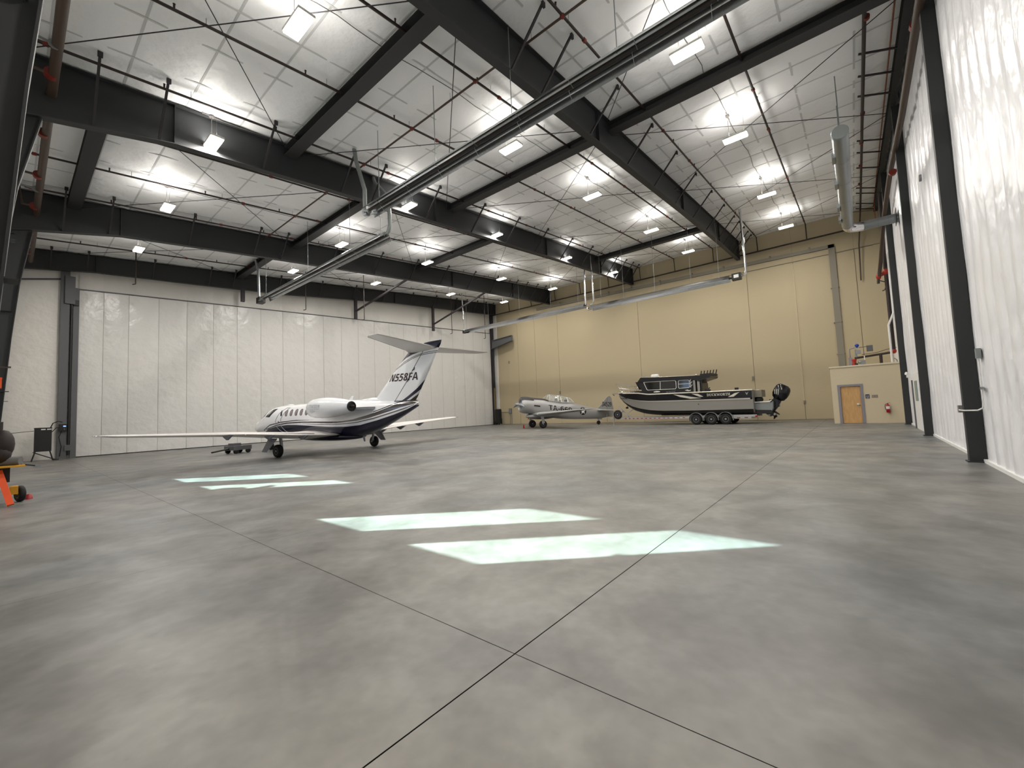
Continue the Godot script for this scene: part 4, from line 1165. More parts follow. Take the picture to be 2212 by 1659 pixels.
# ---------------------------------------------------------------- the business jet
const NAVY_TOP := [Vector2(4.57, 0.949), Vector2(4.13, 1.111), Vector2(3.29, 1.23), Vector2(2.36, 1.279), Vector2(1.59, 1.265), Vector2(0.59, 1.216), Vector2(-0.88, 1.139), Vector2(-1.9, 1.127), Vector2(-2.66, 1.18), Vector2(-3.54, 1.347), Vector2(-4.38, 1.549), Vector2(-5.03, 1.736), Vector2(-5.45, 1.901)]
const BANDS := [
	[[Vector2(4.66, 1.055), Vector2(3.89, 1.323), Vector2(2.82, 1.447), Vector2(1.59, 1.498), Vector2(0.23, 1.474)], [Vector2(4.65, 1.017), Vector2(3.89, 1.28), Vector2(2.82, 1.402), Vector2(1.59, 1.464), Vector2(0.23, 1.47)], Color(0.10, 0.085, 0.11)],
	[[Vector2(4.41, 1.098), Vector2(3.29, 1.311), Vector2(2.36, 1.399), Vector2(1.06, 1.414), Vector2(-0.41, 1.382), Vector2(-1.31, 1.363), Vector2(-1.71, 1.372), Vector2(-2.29, 1.426), Vector2(-3.03, 1.569), Vector2(-3.55, 1.687), Vector2(-4.06, 1.837), Vector2(-4.49, 1.966), Vector2(-5.2, 2.031), Vector2(-5.42, 2.007)],
	 [Vector2(4.39, 1.075), Vector2(3.29, 1.256), Vector2(2.36, 1.342), Vector2(1.06, 1.362), Vector2(-0.41, 1.317), Vector2(-1.31, 1.291), Vector2(-2.48, 1.357), Vector2(-3.2, 1.467), Vector2(-3.72, 1.581), Vector2(-4.22, 1.696), Vector2(-4.71, 1.82), Vector2(-5.19, 1.905), Vector2(-5.43, 1.954)], Color(0.24, 0.21, 0.195)],
	[[Vector2(1.1, 1.323), Vector2(0.08, 1.273), Vector2(-1.31, 1.263), Vector2(-1.71, 1.273), Vector2(-2.48, 1.315), Vector2(-3.37, 1.456), Vector2(-4.22, 1.643), Vector2(-4.87, 1.79), Vector2(-5.38, 1.923)],
	 [Vector2(1.1, 1.311), Vector2(0.08, 1.244), Vector2(-1.31, 1.217), Vector2(-1.71, 1.23), Vector2(-2.48, 1.273), Vector2(-3.37, 1.402), Vector2(-4.22, 1.589), Vector2(-4.87, 1.742), Vector2(-5.38, 1.897)], Color(0.42, 0.41, 0.42)],
	[[Vector2(-3.38, 1.708), Vector2(-3.9, 1.858), Vector2(-4.5, 2.043), Vector2(-4.79, 2.077)], [Vector2(-3.38, 1.68), Vector2(-3.9, 1.817), Vector2(-4.49, 2.001), Vector2(-4.79, 2.051)], Color(0.05, 0.05, 0.11)],
]

func jet_texture() -> ImageTexture:
	var w := 1600
	var h := 512
	var im := Image.create_empty(w, h, false, Image.FORMAT_RGB8)
	im.fill(Color(0.92, 0.925, 0.935))
	var row := func(y: float) -> float: return (2.4 - y) / 2.0 * h
	for x in w:
		var u := 6.7 - (x + 0.5) / w * 12.3
		if u < 4.57:
			var r := int(row.call(interp(NAVY_TOP, u)))
			im.fill_rect(Rect2i(x, r, 1, h - r), Color(0.05, 0.055, 0.17))
		for b in BANDS:
			if u <= b[0][0].x and u >= b[0][-1].x:
				var r0 := int(round(row.call(interp(b[0], u))))
				var r1 := int(round(row.call(interp(b[1], u))))
				im.fill_rect(Rect2i(x, r0, 1, maxi(r1 - r0, 1)), b[2])
	return ImageTexture.create_from_image(im)

func fill_poly(im: Image, poly: Array, lo: Vector2, size: Vector2, c: Color) -> void:
	var pts := PackedVector2Array()
	var a := Vector2(1e9, 1e9)
	var z := -a
	for q in poly:
		var p := Vector2((lo.x - q.x) / size.x * im.get_width(), (lo.y - q.y) / size.y * im.get_height())
		pts.append(p)
		a = a.min(p)
		z = z.max(p)
	for y in range(maxi(int(a.y), 0), mini(int(z.y) + 1, im.get_height())):
		for x in range(maxi(int(a.x), 0), mini(int(z.x) + 1, im.get_width())):
			if Geometry2D.is_point_in_polygon(Vector2(x + 0.5, y + 0.5), pts): im.set_pixel(x, y, c)

func fin_texture() -> ImageTexture:
	var im := Image.create_empty(720, 412, false, Image.FORMAT_RGB8)
	im.fill(Color(0.92, 0.925, 0.935))
	var lo := Vector2(-2.8, 4.4)
	var sz := Vector2(4.2, 2.4)
	var navy := Color(0.05, 0.055, 0.17)
	fill_poly(im, [Vector2(-4.2, 3.3), Vector2(-4.51, 3.547), Vector2(-4.7, 3.647), Vector2(-4.95, 3.769), Vector2(-5.31, 3.876), Vector2(-5.71, 3.948), Vector2(-6.29, 3.997), Vector2(-6.58, 4.054), Vector2(-7.0, 4.1), Vector2(-7.0, 4.4), Vector2(-4.2, 4.4)], lo, sz, navy)
	for l in [[Vector2(-4.3, 3.36), Vector2(-4.44, 3.435), Vector2(-4.86, 3.631), Vector2(-5.31, 3.775), Vector2(-5.75, 3.867), Vector2(-6.21, 3.913), Vector2(-6.7, 3.914)], [Vector2(-4.25, 3.29), Vector2(-4.39, 3.38), Vector2(-4.86, 3.573), Vector2(-5.31, 3.723), Vector2(-5.74, 3.822), Vector2(-6.2, 3.851), Vector2(-6.7, 3.86)]]:
		var poly: Array = l.duplicate()
		for i in range(l.size() - 1, -1, -1): poly.append(l[i] - Vector2(0.0, 0.022))
		fill_poly(im, poly, lo, sz, Color(0.16, 0.13, 0.16))
	fill_poly(im, [Vector2(-4.58, 2.05), Vector2(-5.01, 2.266), Vector2(-5.46, 2.526), Vector2(-5.92, 2.87), Vector2(-5.85, 2.6), Vector2(-5.63, 2.473), Vector2(-5.25, 2.267), Vector2(-4.82, 2.05)], lo, sz, navy)
	fill_poly(im, [Vector2(-5.0, 2.05), Vector2(-5.33, 2.22), Vector2(-5.7, 2.4), Vector2(-5.7, 2.05)], lo, sz, Color(0.25, 0.22, 0.2))
	return ImageTexture.create_from_image(im)

func jet() -> void:
	var t := thing("business_jet", "white business jet with a navy blue belly, brown stripes and a tall T tail", "airplane", Vector3(-18.7, 0, -9.55), PI + deg_to_rad(7.5))
	var b := Body.new()
	b.top = [Vector2(6.62, 1.2), Vector2(6.45, 1.37), Vector2(6.0, 1.55), Vector2(5.5, 1.64), Vector2(5.0, 1.88), Vector2(4.6, 2.1), Vector2(4.2, 2.2), Vector2(3.6, 2.245), Vector2(2.0, 2.265), Vector2(0.0, 2.28), Vector2(-1.3, 2.28), Vector2(-2.3, 2.24), Vector2(-3.0, 2.19), Vector2(-4.3, 2.1), Vector2(-5.0, 2.06), Vector2(-5.45, 1.99)]
	b.bot = [Vector2(6.62, 1.1), Vector2(6.45, 0.97), Vector2(6.0, 0.86), Vector2(5.5, 0.78), Vector2(5.0, 0.72), Vector2(4.0, 0.65), Vector2(2.0, 0.62), Vector2(0.0, 0.60), Vector2(-1.2, 0.6), Vector2(-2.2, 0.69), Vector2(-3.3, 0.96), Vector2(-4.3, 1.33), Vector2(-5.0, 1.62), Vector2(-5.45, 1.82)]
	b.hw = [Vector2(6.62, 0.04), Vector2(6.45, 0.17), Vector2(6.0, 0.36), Vector2(5.5, 0.52), Vector2(5.0, 0.63), Vector2(4.5, 0.7), Vector2(4.0, 0.73), Vector2(2.0, 0.74), Vector2(0.0, 0.74), Vector2(-1.0, 0.72), Vector2(-2.0, 0.62), Vector2(-3.0, 0.49), Vector2(-4.0, 0.33), Vector2(-5.0, 0.16), Vector2(-5.45, 0.09)]
	var us := []
	var u := 6.62
	while u > -5.45:
		us.append(u)
		u -= 0.09 if u > 6.0 else 0.2
	us.append(-5.45)
	us.reverse()
	var paint_m := mat("jet_paint", Color.WHITE, 0.2)
	paint_m.albedo_texture = jet_texture()
	paint_m.clearcoat_enabled = true
	paint_m.clearcoat = 0.7
	paint_m.clearcoat_roughness = 0.06
	var uvs := func(p: Vector3) -> Vector2: return Vector2((6.7 - p.x) / 12.3, (2.4 - p.y) / 2.0)
	var fus := mi("fuselage", body_flip(b, us, 44, uvs), paint_m, t)
	# belly fairing under the wing
	mi("belly_fairing", geo().ball(Vector3(0.1, 0.68, 0), Vector3(2.3, 0.2, 0.86), 24, 12), M.jet_navy, t)
	# windows and door
	var wn := [[2.53, 1.848], [2.12, 1.853], [1.70, 1.856], [1.295, 1.85], [0.88, 1.852], [0.5, 1.852]]
	for s in [-1.0, 1.0]:
		for q in wn:
			var o := oval(Vector2(q[0], q[1]), 0.095, 0.15, 0.28)
			mi("cabin_window", patch(b, o, 0.004, s), M.shade_glass, fus)
			mi("window_rim", outline(b, o, 0.011, true, s), M.panel_line, fus)
		mi("cockpit_window", patch(b, [Vector2(4.36, 1.72), Vector2(3.95, 2.06), Vector2(3.62, 2.09), Vector2(3.72, 1.95), Vector2(3.98, 1.70)], 0.008, s), M.dark_glass, fus)
		mi("windshield", patch(b, [Vector2(5.06, 1.62), Vector2(4.75, 1.86), Vector2(4.5, 1.97), Vector2(4.52, 1.76)], 0.01, s), M.dark_glass, fus)
	mi("window_frame", outline(b, [Vector2(4.36, 1.72), Vector2(3.95, 2.06), Vector2(3.62, 2.09), Vector2(3.72, 1.95), Vector2(3.98, 1.70)], 0.012), M.panel_line, fus)
	mi("door_seal", outline(b, [Vector2(2.8, 2.1), Vector2(2.5, 2.1), Vector2(2.66, 1.93), Vector2(2.9, 1.58), Vector2(2.87, 1.224), Vector2(2.68, 1.03), Vector2(2.49, 0.932), Vector2(2.9, 0.951), Vector2(3.1, 1.03), Vector2(3.28, 1.198), Vector2(3.36, 1.492), Vector2(3.15, 1.844)], 0.014), M.hub_grey, fus)
	mi("door_window", patch(b, oval(Vector2(2.97, 1.85), 0.07, 0.145, 0.5), 0.006), M.dark_glass, fus)
	mi("door_handle", patch(b, [Vector2(3.13, 1.42), Vector2(3.05, 1.42), Vector2(3.05, 1.48), Vector2(3.13, 1.48)], 0.01), M.coupling, fus)
	# wings
	for s in [-1.0, 1.0]:
		var g := wing_geo([[Vector3(1.65, 0.80, 0.55 * s), 3.0, 0.13], [Vector3(1.05, 0.84, 1.6 * s), 2.3, 0.125], [Vector3(0.35, 1.06, 4.2 * s), 1.55, 0.115], [Vector3(-0.12, 1.24, 7.6 * s), 0.85, 0.10], [Vector3(-0.3, 1.27, 7.95 * s), 0.5, 0.08]], Vector3.UP, s < 0.0)
		var w := mi("wing", g, M.wing_white, t)
		mi("deice_boot", wing_geo([[Vector3(1.07, 0.838, 1.6 * s), 0.18, 0.5], [Vector3(0.37, 1.058, 4.2 * s), 0.14, 0.5], [Vector3(-0.10, 1.238, 7.6 * s), 0.09, 0.42]], Vector3.UP, s < 0.0), M.bright_alu, w)
		mi("aileron_gap", geo().tube([Vector3(-0.75, 1.095, 4.35 * s), Vector3(-0.83, 1.225, 7.3 * s)], 0.012, 5), M.panel_line, w)
		mi("flap_gap", geo().tube([Vector3(-0.85, 0.90, 1.4 * s), Vector3(-0.8, 1.09, 4.2 * s)], 0.012, 5), M.panel_line, w)
		mi("flap_gap", geo().tube([Vector3(-0.8, 1.09, 4.27 * s), Vector3(-1.22, 1.045, 4.27 * s)], 0.014, 5), M.boat_white, w)
		for z in [2.0, 3.3, 4.7]:
			mi("flap_fairing", geo().prism([Vector2(-0.65, 0.0), Vector2(-1.45, -0.02), Vector2(-1.1, -0.2)], 0.09, Vector3(0.05 * z, 0.74 + 0.075 * z, z * s)), M.jet_gray, w)
		mi("nav_light", geo().tube([Vector3(-0.45, 1.27, 7.9 * s), Vector3(-0.45, 1.275, 8.08 * s)], 0.03, 8, true, 0.01), M.chrome, w)
		mi("static_wick", geo().tube([Vector3(-0.8, 1.26, 7.85 * s), Vector3(-1.0, 1.26, 7.88 * s)], 0.006, 4), M.panel_line, w)
		# main gear
		mi("gear_leg", geo().tube([Vector3(0.0, 0.82, 2.35 * s), Vector3(0.0, 0.3, 2.3 * s)], 0.06, 10).tube([Vector3(0.0, 0.45, 2.3 * s), Vector3(0.05, 0.25, 2.42 * s)], 0.05, 8).tube([Vector3(0.05, 0.26, 2.25 * s), Vector3(0.05, 0.26, 2.5 * s)], 0.045, 10), M.hub_grey, t)
		wheel("main_wheel", t, Vector3(0.05, 0.265, 2.43 * s), 0.265, 0.2, Vector3(0, 0, 1), M.rubber, M.hub_grey)
		mi("gear_door", geo().prism([Vector2(0.35, 0.0), Vector2(-0.3, 0.0), Vector2(-0.2, -0.62), Vector2(0.15, -0.62)], 0.02, Vector3(0.05, 0.78, 2.62 * s), Basis(Vector3.RIGHT, Vector3(0, 0.8, -0.6 * s).normalized(), Vector3(0, 0.6 * s, 0.8).normalized())), M.jet_gray, t)
		# engines
		var c := Vector3(0, 1.95, 1.22 * s)
		var n := mi("engine_nacelle", geo().lathe([[0.2, 0.35], [0.3, 0.5], [0.33, 0.53], [0.36, 0.5], [0.40, 0.3], [0.425, -0.1], [0.42, -0.5], [0.39, -0.95], [0.33, -1.45], [0.25, -1.85], [0.21, -2.0], [0.185, -2.0], [0.17, -1.7]], c + Vector3(-1.05, 0.0, 0), Vector3(1, -0.0, 0).normalized(), 32), M.jet_white, t)
		mi("exhaust", geo().lathe([[0.205, -2.0], [0.2, -2.04], [0.165, -2.04], [0.15, -1.6], [0.0, -1.6]], c + Vector3(-1.05, 0, 0), Vector3(1, 0, 0), 24), M.boot_black, n)
		mi("exhaust_plug", geo().lathe([[0.06, -1.6], [0.05, -2.15], [0.0, -2.2]], c + Vector3(-1.05, 0, 0), Vector3(1, 0, 0), 14), M.dark_rust, n)
		mi("intake_fan", geo().lathe([[0.0, 0.3], [0.3, 0.3]], c + Vector3(-1.05, 0, 0), Vector3(1, 0, 0), 24), M.boot_black, n)
		mi("pylon", geo().prism([Vector2(-0.9, 0.25 * s), Vector2(-0.9, 1.0 * s), Vector2(-2.6, 1.1 * s), Vector2(-3.35, 0.75 * s), Vector2(-3.45, 0.38 * s), Vector2(-2.4, 0.35 * s)], 0.1, Vector3(0, 1.86, 0), Basis(Vector3.RIGHT, Vector3(0, 0, 1), Vector3(0, -1, 0))), M.jet_gray, t)
		if s < 0.0:
			var put := func(fx: float, fy: float) -> Vector3:
				var uu := -0.72 - 0.85 * fx
				var yy := 1.955 + 0.135 * fy
				return Vector3(uu - 0.03 * fy, yy, -1.22 - sqrt(maxf(0.43 * 0.43 - pow(yy - 1.95, 2.0), 0.01)) - 0.006)
			mi("lettering", text_geo("CITATION", ["Droid Sans"], 400, put, true), M.jet_gray, n)
			var put2 := func(fx: float, fy: float) -> Vector3:
				var uu := -0.93 - 0.36 * fx
				var yy := 1.755 + 0.115 * fy
				return Vector3(uu, yy, -1.22 - sqrt(maxf(0.43 * 0.43 - pow(yy - 1.95, 2.0), 0.01)) - 0.006)
			mi("lettering", text_geo("CJ3+", ["Droid Sans"], 400, put2), M.jet_gray, n)
			mi("lettering", geo().quad2(Vector3(-1.58, 1.905, -1.22 - 0.434), Vector3(-0.74, 1.918, -1.22 - 0.434)), M.jet_gray, n)
	# fin, rudder and tailplane
	var fin_m := mat("fin_paint", Color.WHITE, 0.22)
	fin_m.albedo_texture = fin_texture()
	fin_m.clearcoat_enabled = true
	fin_m.clearcoat = 0.6
	var fuv := func(p: Vector3) -> Vector2: return Vector2((-2.8 - p.x) / 4.2, (4.4 - p.y) / 2.4)
	var fin := [[Vector3(-2.85, 2.05, 0), 2.5, 0.09], [Vector3(-3.01, 2.19, 0), 2.46, 0.09], [Vector3(-4.22, 3.29, 0), 1.98, 0.095], [Vector3(-5.12, 4.06, 0), 1.56, 0.1]]
	mi("fin", wing_geo(fin, Vector3(0, 0, -1), false, fuv), fin_m, t)
	mi("fin_cap", wing_geo([[Vector3(-5.0, 4.02, 0), 1.66, 0.15], [Vector3(-5.35, 4.14, 0), 1.40, 0.17], [Vector3(-5.65, 4.25, 0), 1.14, 0.12], [Vector3(-6.1, 4.30, 0), 0.7, 0.06]], Vector3(0, 0, -1), false), M.jet_navy, t)
	mi("rudder_gap", geo().tube([Vector3(-4.29, 2.09, -0.085), Vector3(-5.04, 2.90, -0.078), Vector3(-5.37, 3.336, -0.072), Vector3(-5.9, 3.96, -0.066)], 0.012, 5), M.panel_line, t)
	mi("rudder_hinge", geo().tube([Vector3(-5.0, 2.83, -0.09), Vector3(-5.1, 2.92, -0.09), Vector3(-5.0, 2.93, -0.09)], 0.016, 5).tube([Vector3(-5.3, 3.25, -0.085), Vector3(-5.42, 3.3, -0.085), Vector3(-5.42, 3.38, -0.085)], 0.016, 5), M.panel_line, t)
	mi("rudder_base", geo().tube([Vector3(-4.3, 2.085, -0.12), Vector3(-5.5, 2.065, -0.04)], 0.018, 5), M.panel_line, t)
	var put3 := func(fx: float, fy: float) -> Vector3:
		var lo := Vector2(-3.97, 2.891).lerp(Vector2(-5.55, 2.862), fx)
		var hi := Vector2(-4.14, 3.193).lerp(Vector2(-5.62, 3.171), fx)
		var q := lo.lerp(hi, fy)
		var le := lerpf(-3.01, -4.22, (q.y - 2.19) / 1.1)
		var ch := lerpf(2.46, 1.98, (q.y - 2.19) / 1.1)
		return Vector3(q.x, q.y, -foil_half((le - q.x) / ch, 0.092, ch) - 0.008)
	mi("registration", text_geo("N558FA", ["Droid Sans"], 700, put3), M.jet_letter, t)
	for s in [-1.0, 1.0]:
		var st := mi("tailplane", wing_geo([[Vector3(-5.05, 4.02, 0.05 * s), 1.6, 0.1], [Vector3(-5.3, 4.05, 0.5 * s), 1.38, 0.09], [Vector3(-6.2, 4.11, 2.9 * s), 0.62, 0.09], [Vector3(-6.4, 4.115, 3.05 * s), 0.4, 0.08]], Vector3.UP, s < 0.0), M.wing_white, t)
		mi("elevator_gap", geo().tube([Vector3(-6.25, 4.10, 0.4 * s), Vector3(-6.58, 4.135, 2.75 * s)], 0.012, 5), M.panel_line, st)
		mi("deice_boot", wing_geo([[Vector3(-5.28, 4.05, 0.5 * s), 0.12, 0.45], [Vector3(-6.18, 4.11, 2.9 * s), 0.07, 0.45]], Vector3.UP, s < 0.0), M.boot_black, st)
	# nose gear, aerials, small parts
	mi("nose_gear_leg", geo().tube([Vector3(5.2, 0.85, 0), Vector3(5.15, 0.25, 0)], 0.05, 10), M.hub_grey, t)
	wheel("nose_wheel", t, Vector3(5.15, 0.2, 0), 0.2, 0.14, Vector3(0, 0, 1), M.rubber, M.hub_grey)
	mi("aerial", geo().prism([Vector2(-1.25, 0), Vector2(-1.47, 0), Vector2(-1.6, 0.2), Vector2(-1.48, 0.2)], 0.025, Vector3(0, 2.26, 0)), M.jet_white, t)
	mi("aerial", geo().prism([Vector2(-2.15, 0), Vector2(-2.3, 0), Vector2(-2.32, -0.22), Vector2(-2.24, -0.22)], 0.02, Vector3(0, 0.68, 0)), M.jet_gray, t)
	mi("dorsal_fairing", geo().ball(Vector3(-2.9, 2.15, 0), Vector3(0.55, 0.16, 0.14), 16, 8), M.jet_white, t)
	mi("roof_blister", geo().ball(Vector3(3.3, 2.245, 0), Vector3(0.3, 0.05, 0.1), 14, 8), M.jet_white, t)
	mi("tail_light", geo().ball(Vector3(-5.47, 1.97, 0), Vector3(0.06, 0.05, 0.05), 10, 6), M.chrome, t)
	mi("tie_down_ring", geo().tube([Vector3(-3.25, 0.98, -0.02), Vector3(-3.3, 0.88, -0.02), Vector3(-3.38, 0.92, -0.02), Vector3(-3.34, 1.0, -0.02)], 0.012, 6), M.hub_grey, t)

func body_flip(b: Body, us: Array, n: int, uvs = null) -> Geo:
	var rings := []
	for u in us:                      # us rising: the loft goes towards +x, so y -> z is its turning sense
		var r := body_ring(u, b.at(b.top, u), b.at(b.bot, u), b.at(b.hw, u), n, b.e)
		r.reverse()
		rings.append(r)
	return geo().loft(rings, true, true, uvs)

# ---------------------------------------------------------------- the old silver trainer
func trainer() -> void:
	var t := thing("trainer_airplane", "old silver propeller trainer airplane with black nose panel and tail wheel, near the beige wall", "airplane", Vector3(-20.69, 0, -28.23), PI + deg_to_rad(57.72))
	var b := Body.new()
	b.e = 2.1
	b.top = [Vector2(1.12, 2.57), Vector2(0.5, 2.53), Vector2(0.0, 2.49), Vector2(-0.6, 2.42), Vector2(-1.0, 2.28), Vector2(-1.6, 2.17), Vector2(-2.6, 2.04), Vector2(-3.1, 2.02), Vector2(-3.5, 1.93), Vector2(-4.22, 1.73), Vector2(-5.16, 1.5), Vector2(-6.0, 1.36), Vector2(-6.9, 1.2)]
	b.bot = [Vector2(1.12, 1.26), Vector2(0.5, 1.14), Vector2(0.0, 1.02), Vector2(-0.8, 0.86), Vector2(-1.8, 0.7), Vector2(-2.7, 0.61), Vector2(-4.0, 0.55), Vector2(-5.2, 0.51), Vector2(-6.0, 0.53), Vector2(-6.9, 0.66)]
	b.hw = [Vector2(1.12, 0.6), Vector2(0.5, 0.6), Vector2(-0.6, 0.57), Vector2(-1.6, 0.53), Vector2(-2.7, 0.47), Vector2(-4.2, 0.35), Vector2(-5.4, 0.23), Vector2(-6.4, 0.1), Vector2(-6.9, 0.04)]
	var us := []
	var u := -6.9
	while u < 0.8:
		us.append(u)
		u += 0.18
	us.append(0.8)
	var f := mi("fuselage", body_flip(b, us, 32), M.trainer_silver, t)
	# cowling tilted with the engine, black anti-glare panel on top
	var ax := Vector3(1, 0.13, 0).normalized()
	var o := Vector3(1.1, 1.925, 0)
	mi("cowling", geo().lathe([[0.665, -0.62], [0.68, -0.2], [0.675, 0.1], [0.63, 0.28], [0.55, 0.37], [0.5, 0.37], [0.47, 0.3], [0.46, 0.0]], o, ax, 36), M.trainer_silver, t)
	mi("cowl_opening", geo().lathe([[0.0, 0.08], [0.47, 0.08]], o, ax, 30), M.trainer_dark, t)
	var cyl := geo()
	for k in 9:
		var a := TAU * k / 9.0
		var s := ax.cross(Vector3.BACK).normalized()
		var d := s * cos(a) + Vector3.BACK * sin(a)
		cyl.tube([o + ax * 0.15 + d * 0.16, o + ax * 0.15 + d * 0.44], 0.085, 8)
	mi("engine", cyl.lathe([[0.17, 0.08], [0.16, 0.3], [0.1, 0.42], [0.0, 0.42]], o, ax, 18), M.hub_grey, t)
	var lip := []
	for k in 10:
		var a := deg_to_rad(-52.0 + 104.0 * k / 9.0)
		var s := Vector3(0, 1, 0) - ax * ax.y
		s = s.normalized()
		var d := s * cos(a) + Vector3.BACK * sin(a)
		var ring := PackedVector3Array()
		for q in [[0.684, -0.63], [0.70, -0.2], [0.692, 0.12], [0.645, 0.3], [0.56, 0.385]]: ring.append(o + ax * q[1] + d * q[0])
		lip.append(ring)
	mi("glare_panel", geo().loft(lip, false, false), M.trainer_dark, t)
	var gp := geo()
	for k in 8:
		var ua := lerpf(0.55, -0.95, k / 8.0)
		var ub := lerpf(0.55, -0.95, (k + 1) / 8.0)
		for s in [-1.0, 1.0]:
			for r in 4:
				var q := []
				for c in [[ua, r], [ub, r], [ub, r + 1], [ua, r + 1]]:
					var drop: float = 0.17 * c[1] / 4.0
					var tp: float = b.at(b.top, c[0])
					q.append(b.on(c[0], tp - drop, 0.008 if c[1] > 0 else 0.0, s) + Vector3(0, 0.006, 0))
				gp.quad(q[0], q[1], q[2], q[3], 1)
	mi("glare_panel", gp, M.trainer_dark, t)
	# propeller, one blade towards the viewer
	var hub := o + ax * 0.52
	mi("propeller_hub", geo().lathe([[0.12, -0.12], [0.13, 0.0], [0.1, 0.12], [0.07, 0.16], [0.07, 0.27], [0.0, 0.29]], hub, ax, 16), M.hub_grey, t)
	for s in [-1.0, 1.0]:
		var rings := []
		for k in 9:
			var q := k / 8.0
			var c := lerpf(0.07, 0.11, sin(PI * minf(q * 1.1, 1.0))) * (1.0 if k < 8 else 0.4)
			var tw := lerpf(0.9, 0.3, q)
			var ctr := hub + Vector3(0.0, -0.18 * q * q - 0.02, (0.12 + 1.2 * q) * s)
			var cd := Vector3(sin(tw), cos(tw) * s, 0) * c
			var nd := Vector3(cos(tw), -sin(tw) * s, 0) * lerpf(0.035, 0.01, q)
			var ring := PackedVector3Array([ctr + cd, ctr + nd, ctr - cd, ctr - nd])
			rings.append(ring)
		mi("propeller_blade", geo().loft(rings), M.hub_grey, t)
	# wings: thick centre section, swept outer panels
	for s in [-1.0, 1.0]:
		var w := mi("wing", wing_geo([[Vector3(0.55, 1.12, 0.3 * s), 2.35, 0.16], [Vector3(0.5, 1.13, 1.28 * s), 2.3, 0.16], [Vector3(-0.1, 1.22, 2.9 * s), 1.75, 0.14], [Vector3(-0.85, 1.34, 4.9 * s), 1.2, 0.12], [Vector3(-1.25, 1.39, 5.75 * s), 0.85, 0.1], [Vector3(-1.6, 1.4, 6.0 * s), 0.35, 0.08]], Vector3(0.12, 0.99, 0), s < 0.0), M.trainer_silver, t)
		mi("joint_band", wing_geo([[Vector3(0.515, 1.132, 1.26 * s), 2.33, 0.165], [Vector3(0.5, 1.132, 1.32 * s), 2.32, 0.165]], Vector3(0.12, 0.99, 0), s < 0.0), M.bright_alu, w)
		mi("tailplane", wing_geo([[Vector3(-5.55, 1.24, 0.1 * s), 1.35, 0.09], [Vector3(-5.75, 1.22, 1.0 * s), 1.05, 0.09], [Vector3(-6.05, 1.19, 1.85 * s), 0.6, 0.08], [Vector3(-6.2, 1.18, 1.98 * s), 0.3, 0.06]], Vector3(0.12, 0.99, 0), s < 0.0), M.trainer_silver, t)
		# landing gear
		mi("gear_leg", geo().tube([Vector3(0.1, 1.05, 1.22 * s), Vector3(0.02, 0.36, 1.3 * s)], 0.075, 10), M.trainer_silver, t)
		mi("gear_cover", geo().beam(Vector3(0.1, 1.0, 1.35 * s), Vector3(0.02, 0.42, 1.4 * s), 0.24, 0.03, Vector3(0, 0, 1)), M.trainer_silver, t)
		wheel("main_wheel", t, Vector3(0.0, 0.32, 1.21 * s), 0.32, 0.2, Vector3(0, 0, 1), M.rubber_red, M.hub_grey)
	mi("wing_fairing", geo().ball(Vector3(-0.55, 0.98, 0), Vector3(1.6, 0.26, 0.62), 20, 10), M.trainer_silver, t)
	mi("belly_panel", geo().ball(Vector3(-0.5, 0.86, 0), Vector3(1.2, 0.16, 0.4), 16, 8), M.dark_rust, t)
	mi("oil_cooler", geo().prism([Vector2(0.75, 1.2), Vector2(0.2, 1.12), Vector2(0.1, 0.98), Vector2(0.75, 1.04)], 0.3, Vector3.ZERO), M.trainer_dark, t)
	mi("exhaust_stack", geo().tube([Vector3(0.48, 1.86, -0.6), Vector3(0.2, 1.83, -0.64), Vector3(-0.05, 1.78, -0.64)], 0.05, 10), M.dark_rust, t)
	# canopy: framed glazing
	var sill := [Vector2(-0.75, 2.42), Vector2(-1.05, 2.24), Vector2(-2.2, 2.06), Vector2(-3.3, 1.98)]
	var ridge := [Vector2(-1.0, 2.68), Vector2(-1.15, 2.72), Vector2(-2.0, 2.62), Vector2(-3.0, 2.38)]
	var gl := geo()
	for s in [-1.0, 1.0]:
		for k in 3:
			var a := Vector3(sill[k].x, sill[k].y, 0.36 * s)
			var c := Vector3(sill[k + 1].x, sill[k + 1].y, 0.36 * s if k < 2 else 0.1 * s)
			var d := Vector3(ridge[k + 1].x, ridge[k + 1].y, 0.13 * s)
			var e := Vector3(ridge[k].x, ridge[k].y, 0.13 * s)
			gl.quad(a, c, d, e)
	for k in 3:
		gl.quad(Vector3(ridge[k].x, ridge[k].y, -0.13), Vector3(ridge[k + 1].x, ridge[k + 1].y, -0.13), Vector3(ridge[k + 1].x, ridge[k + 1].y, 0.13), Vector3(ridge[k].x, ridge[k].y, 0.13))
	var can := mi("canopy_glass", gl, M.canopy_glass, t)
	var fr := geo()
	for q in [[-0.75, -1.0, 2.42, 2.68], [-1.05, -1.12, 2.24, 2.73], [-1.85, -1.85, 2.1, 2.64], [-2.1, -2.1, 2.07, 2.6], [-2.75, -2.7, 2.02, 2.45], [-3.28, -3.0, 1.98, 2.38]]:
		fr.tube([Vector3(q[0], q[2], -0.37), Vector3(lerpf(q[0], q[1], 0.8), lerpf(q[2], q[3], 0.7), -0.29), Vector3(q[1], q[3], -0.12), Vector3(q[1], q[3], 0.12), Vector3(lerpf(q[0], q[1], 0.8), lerpf(q[2], q[3], 0.7), 0.29), Vector3(q[0], q[2], 0.37)], 0.022, 6)
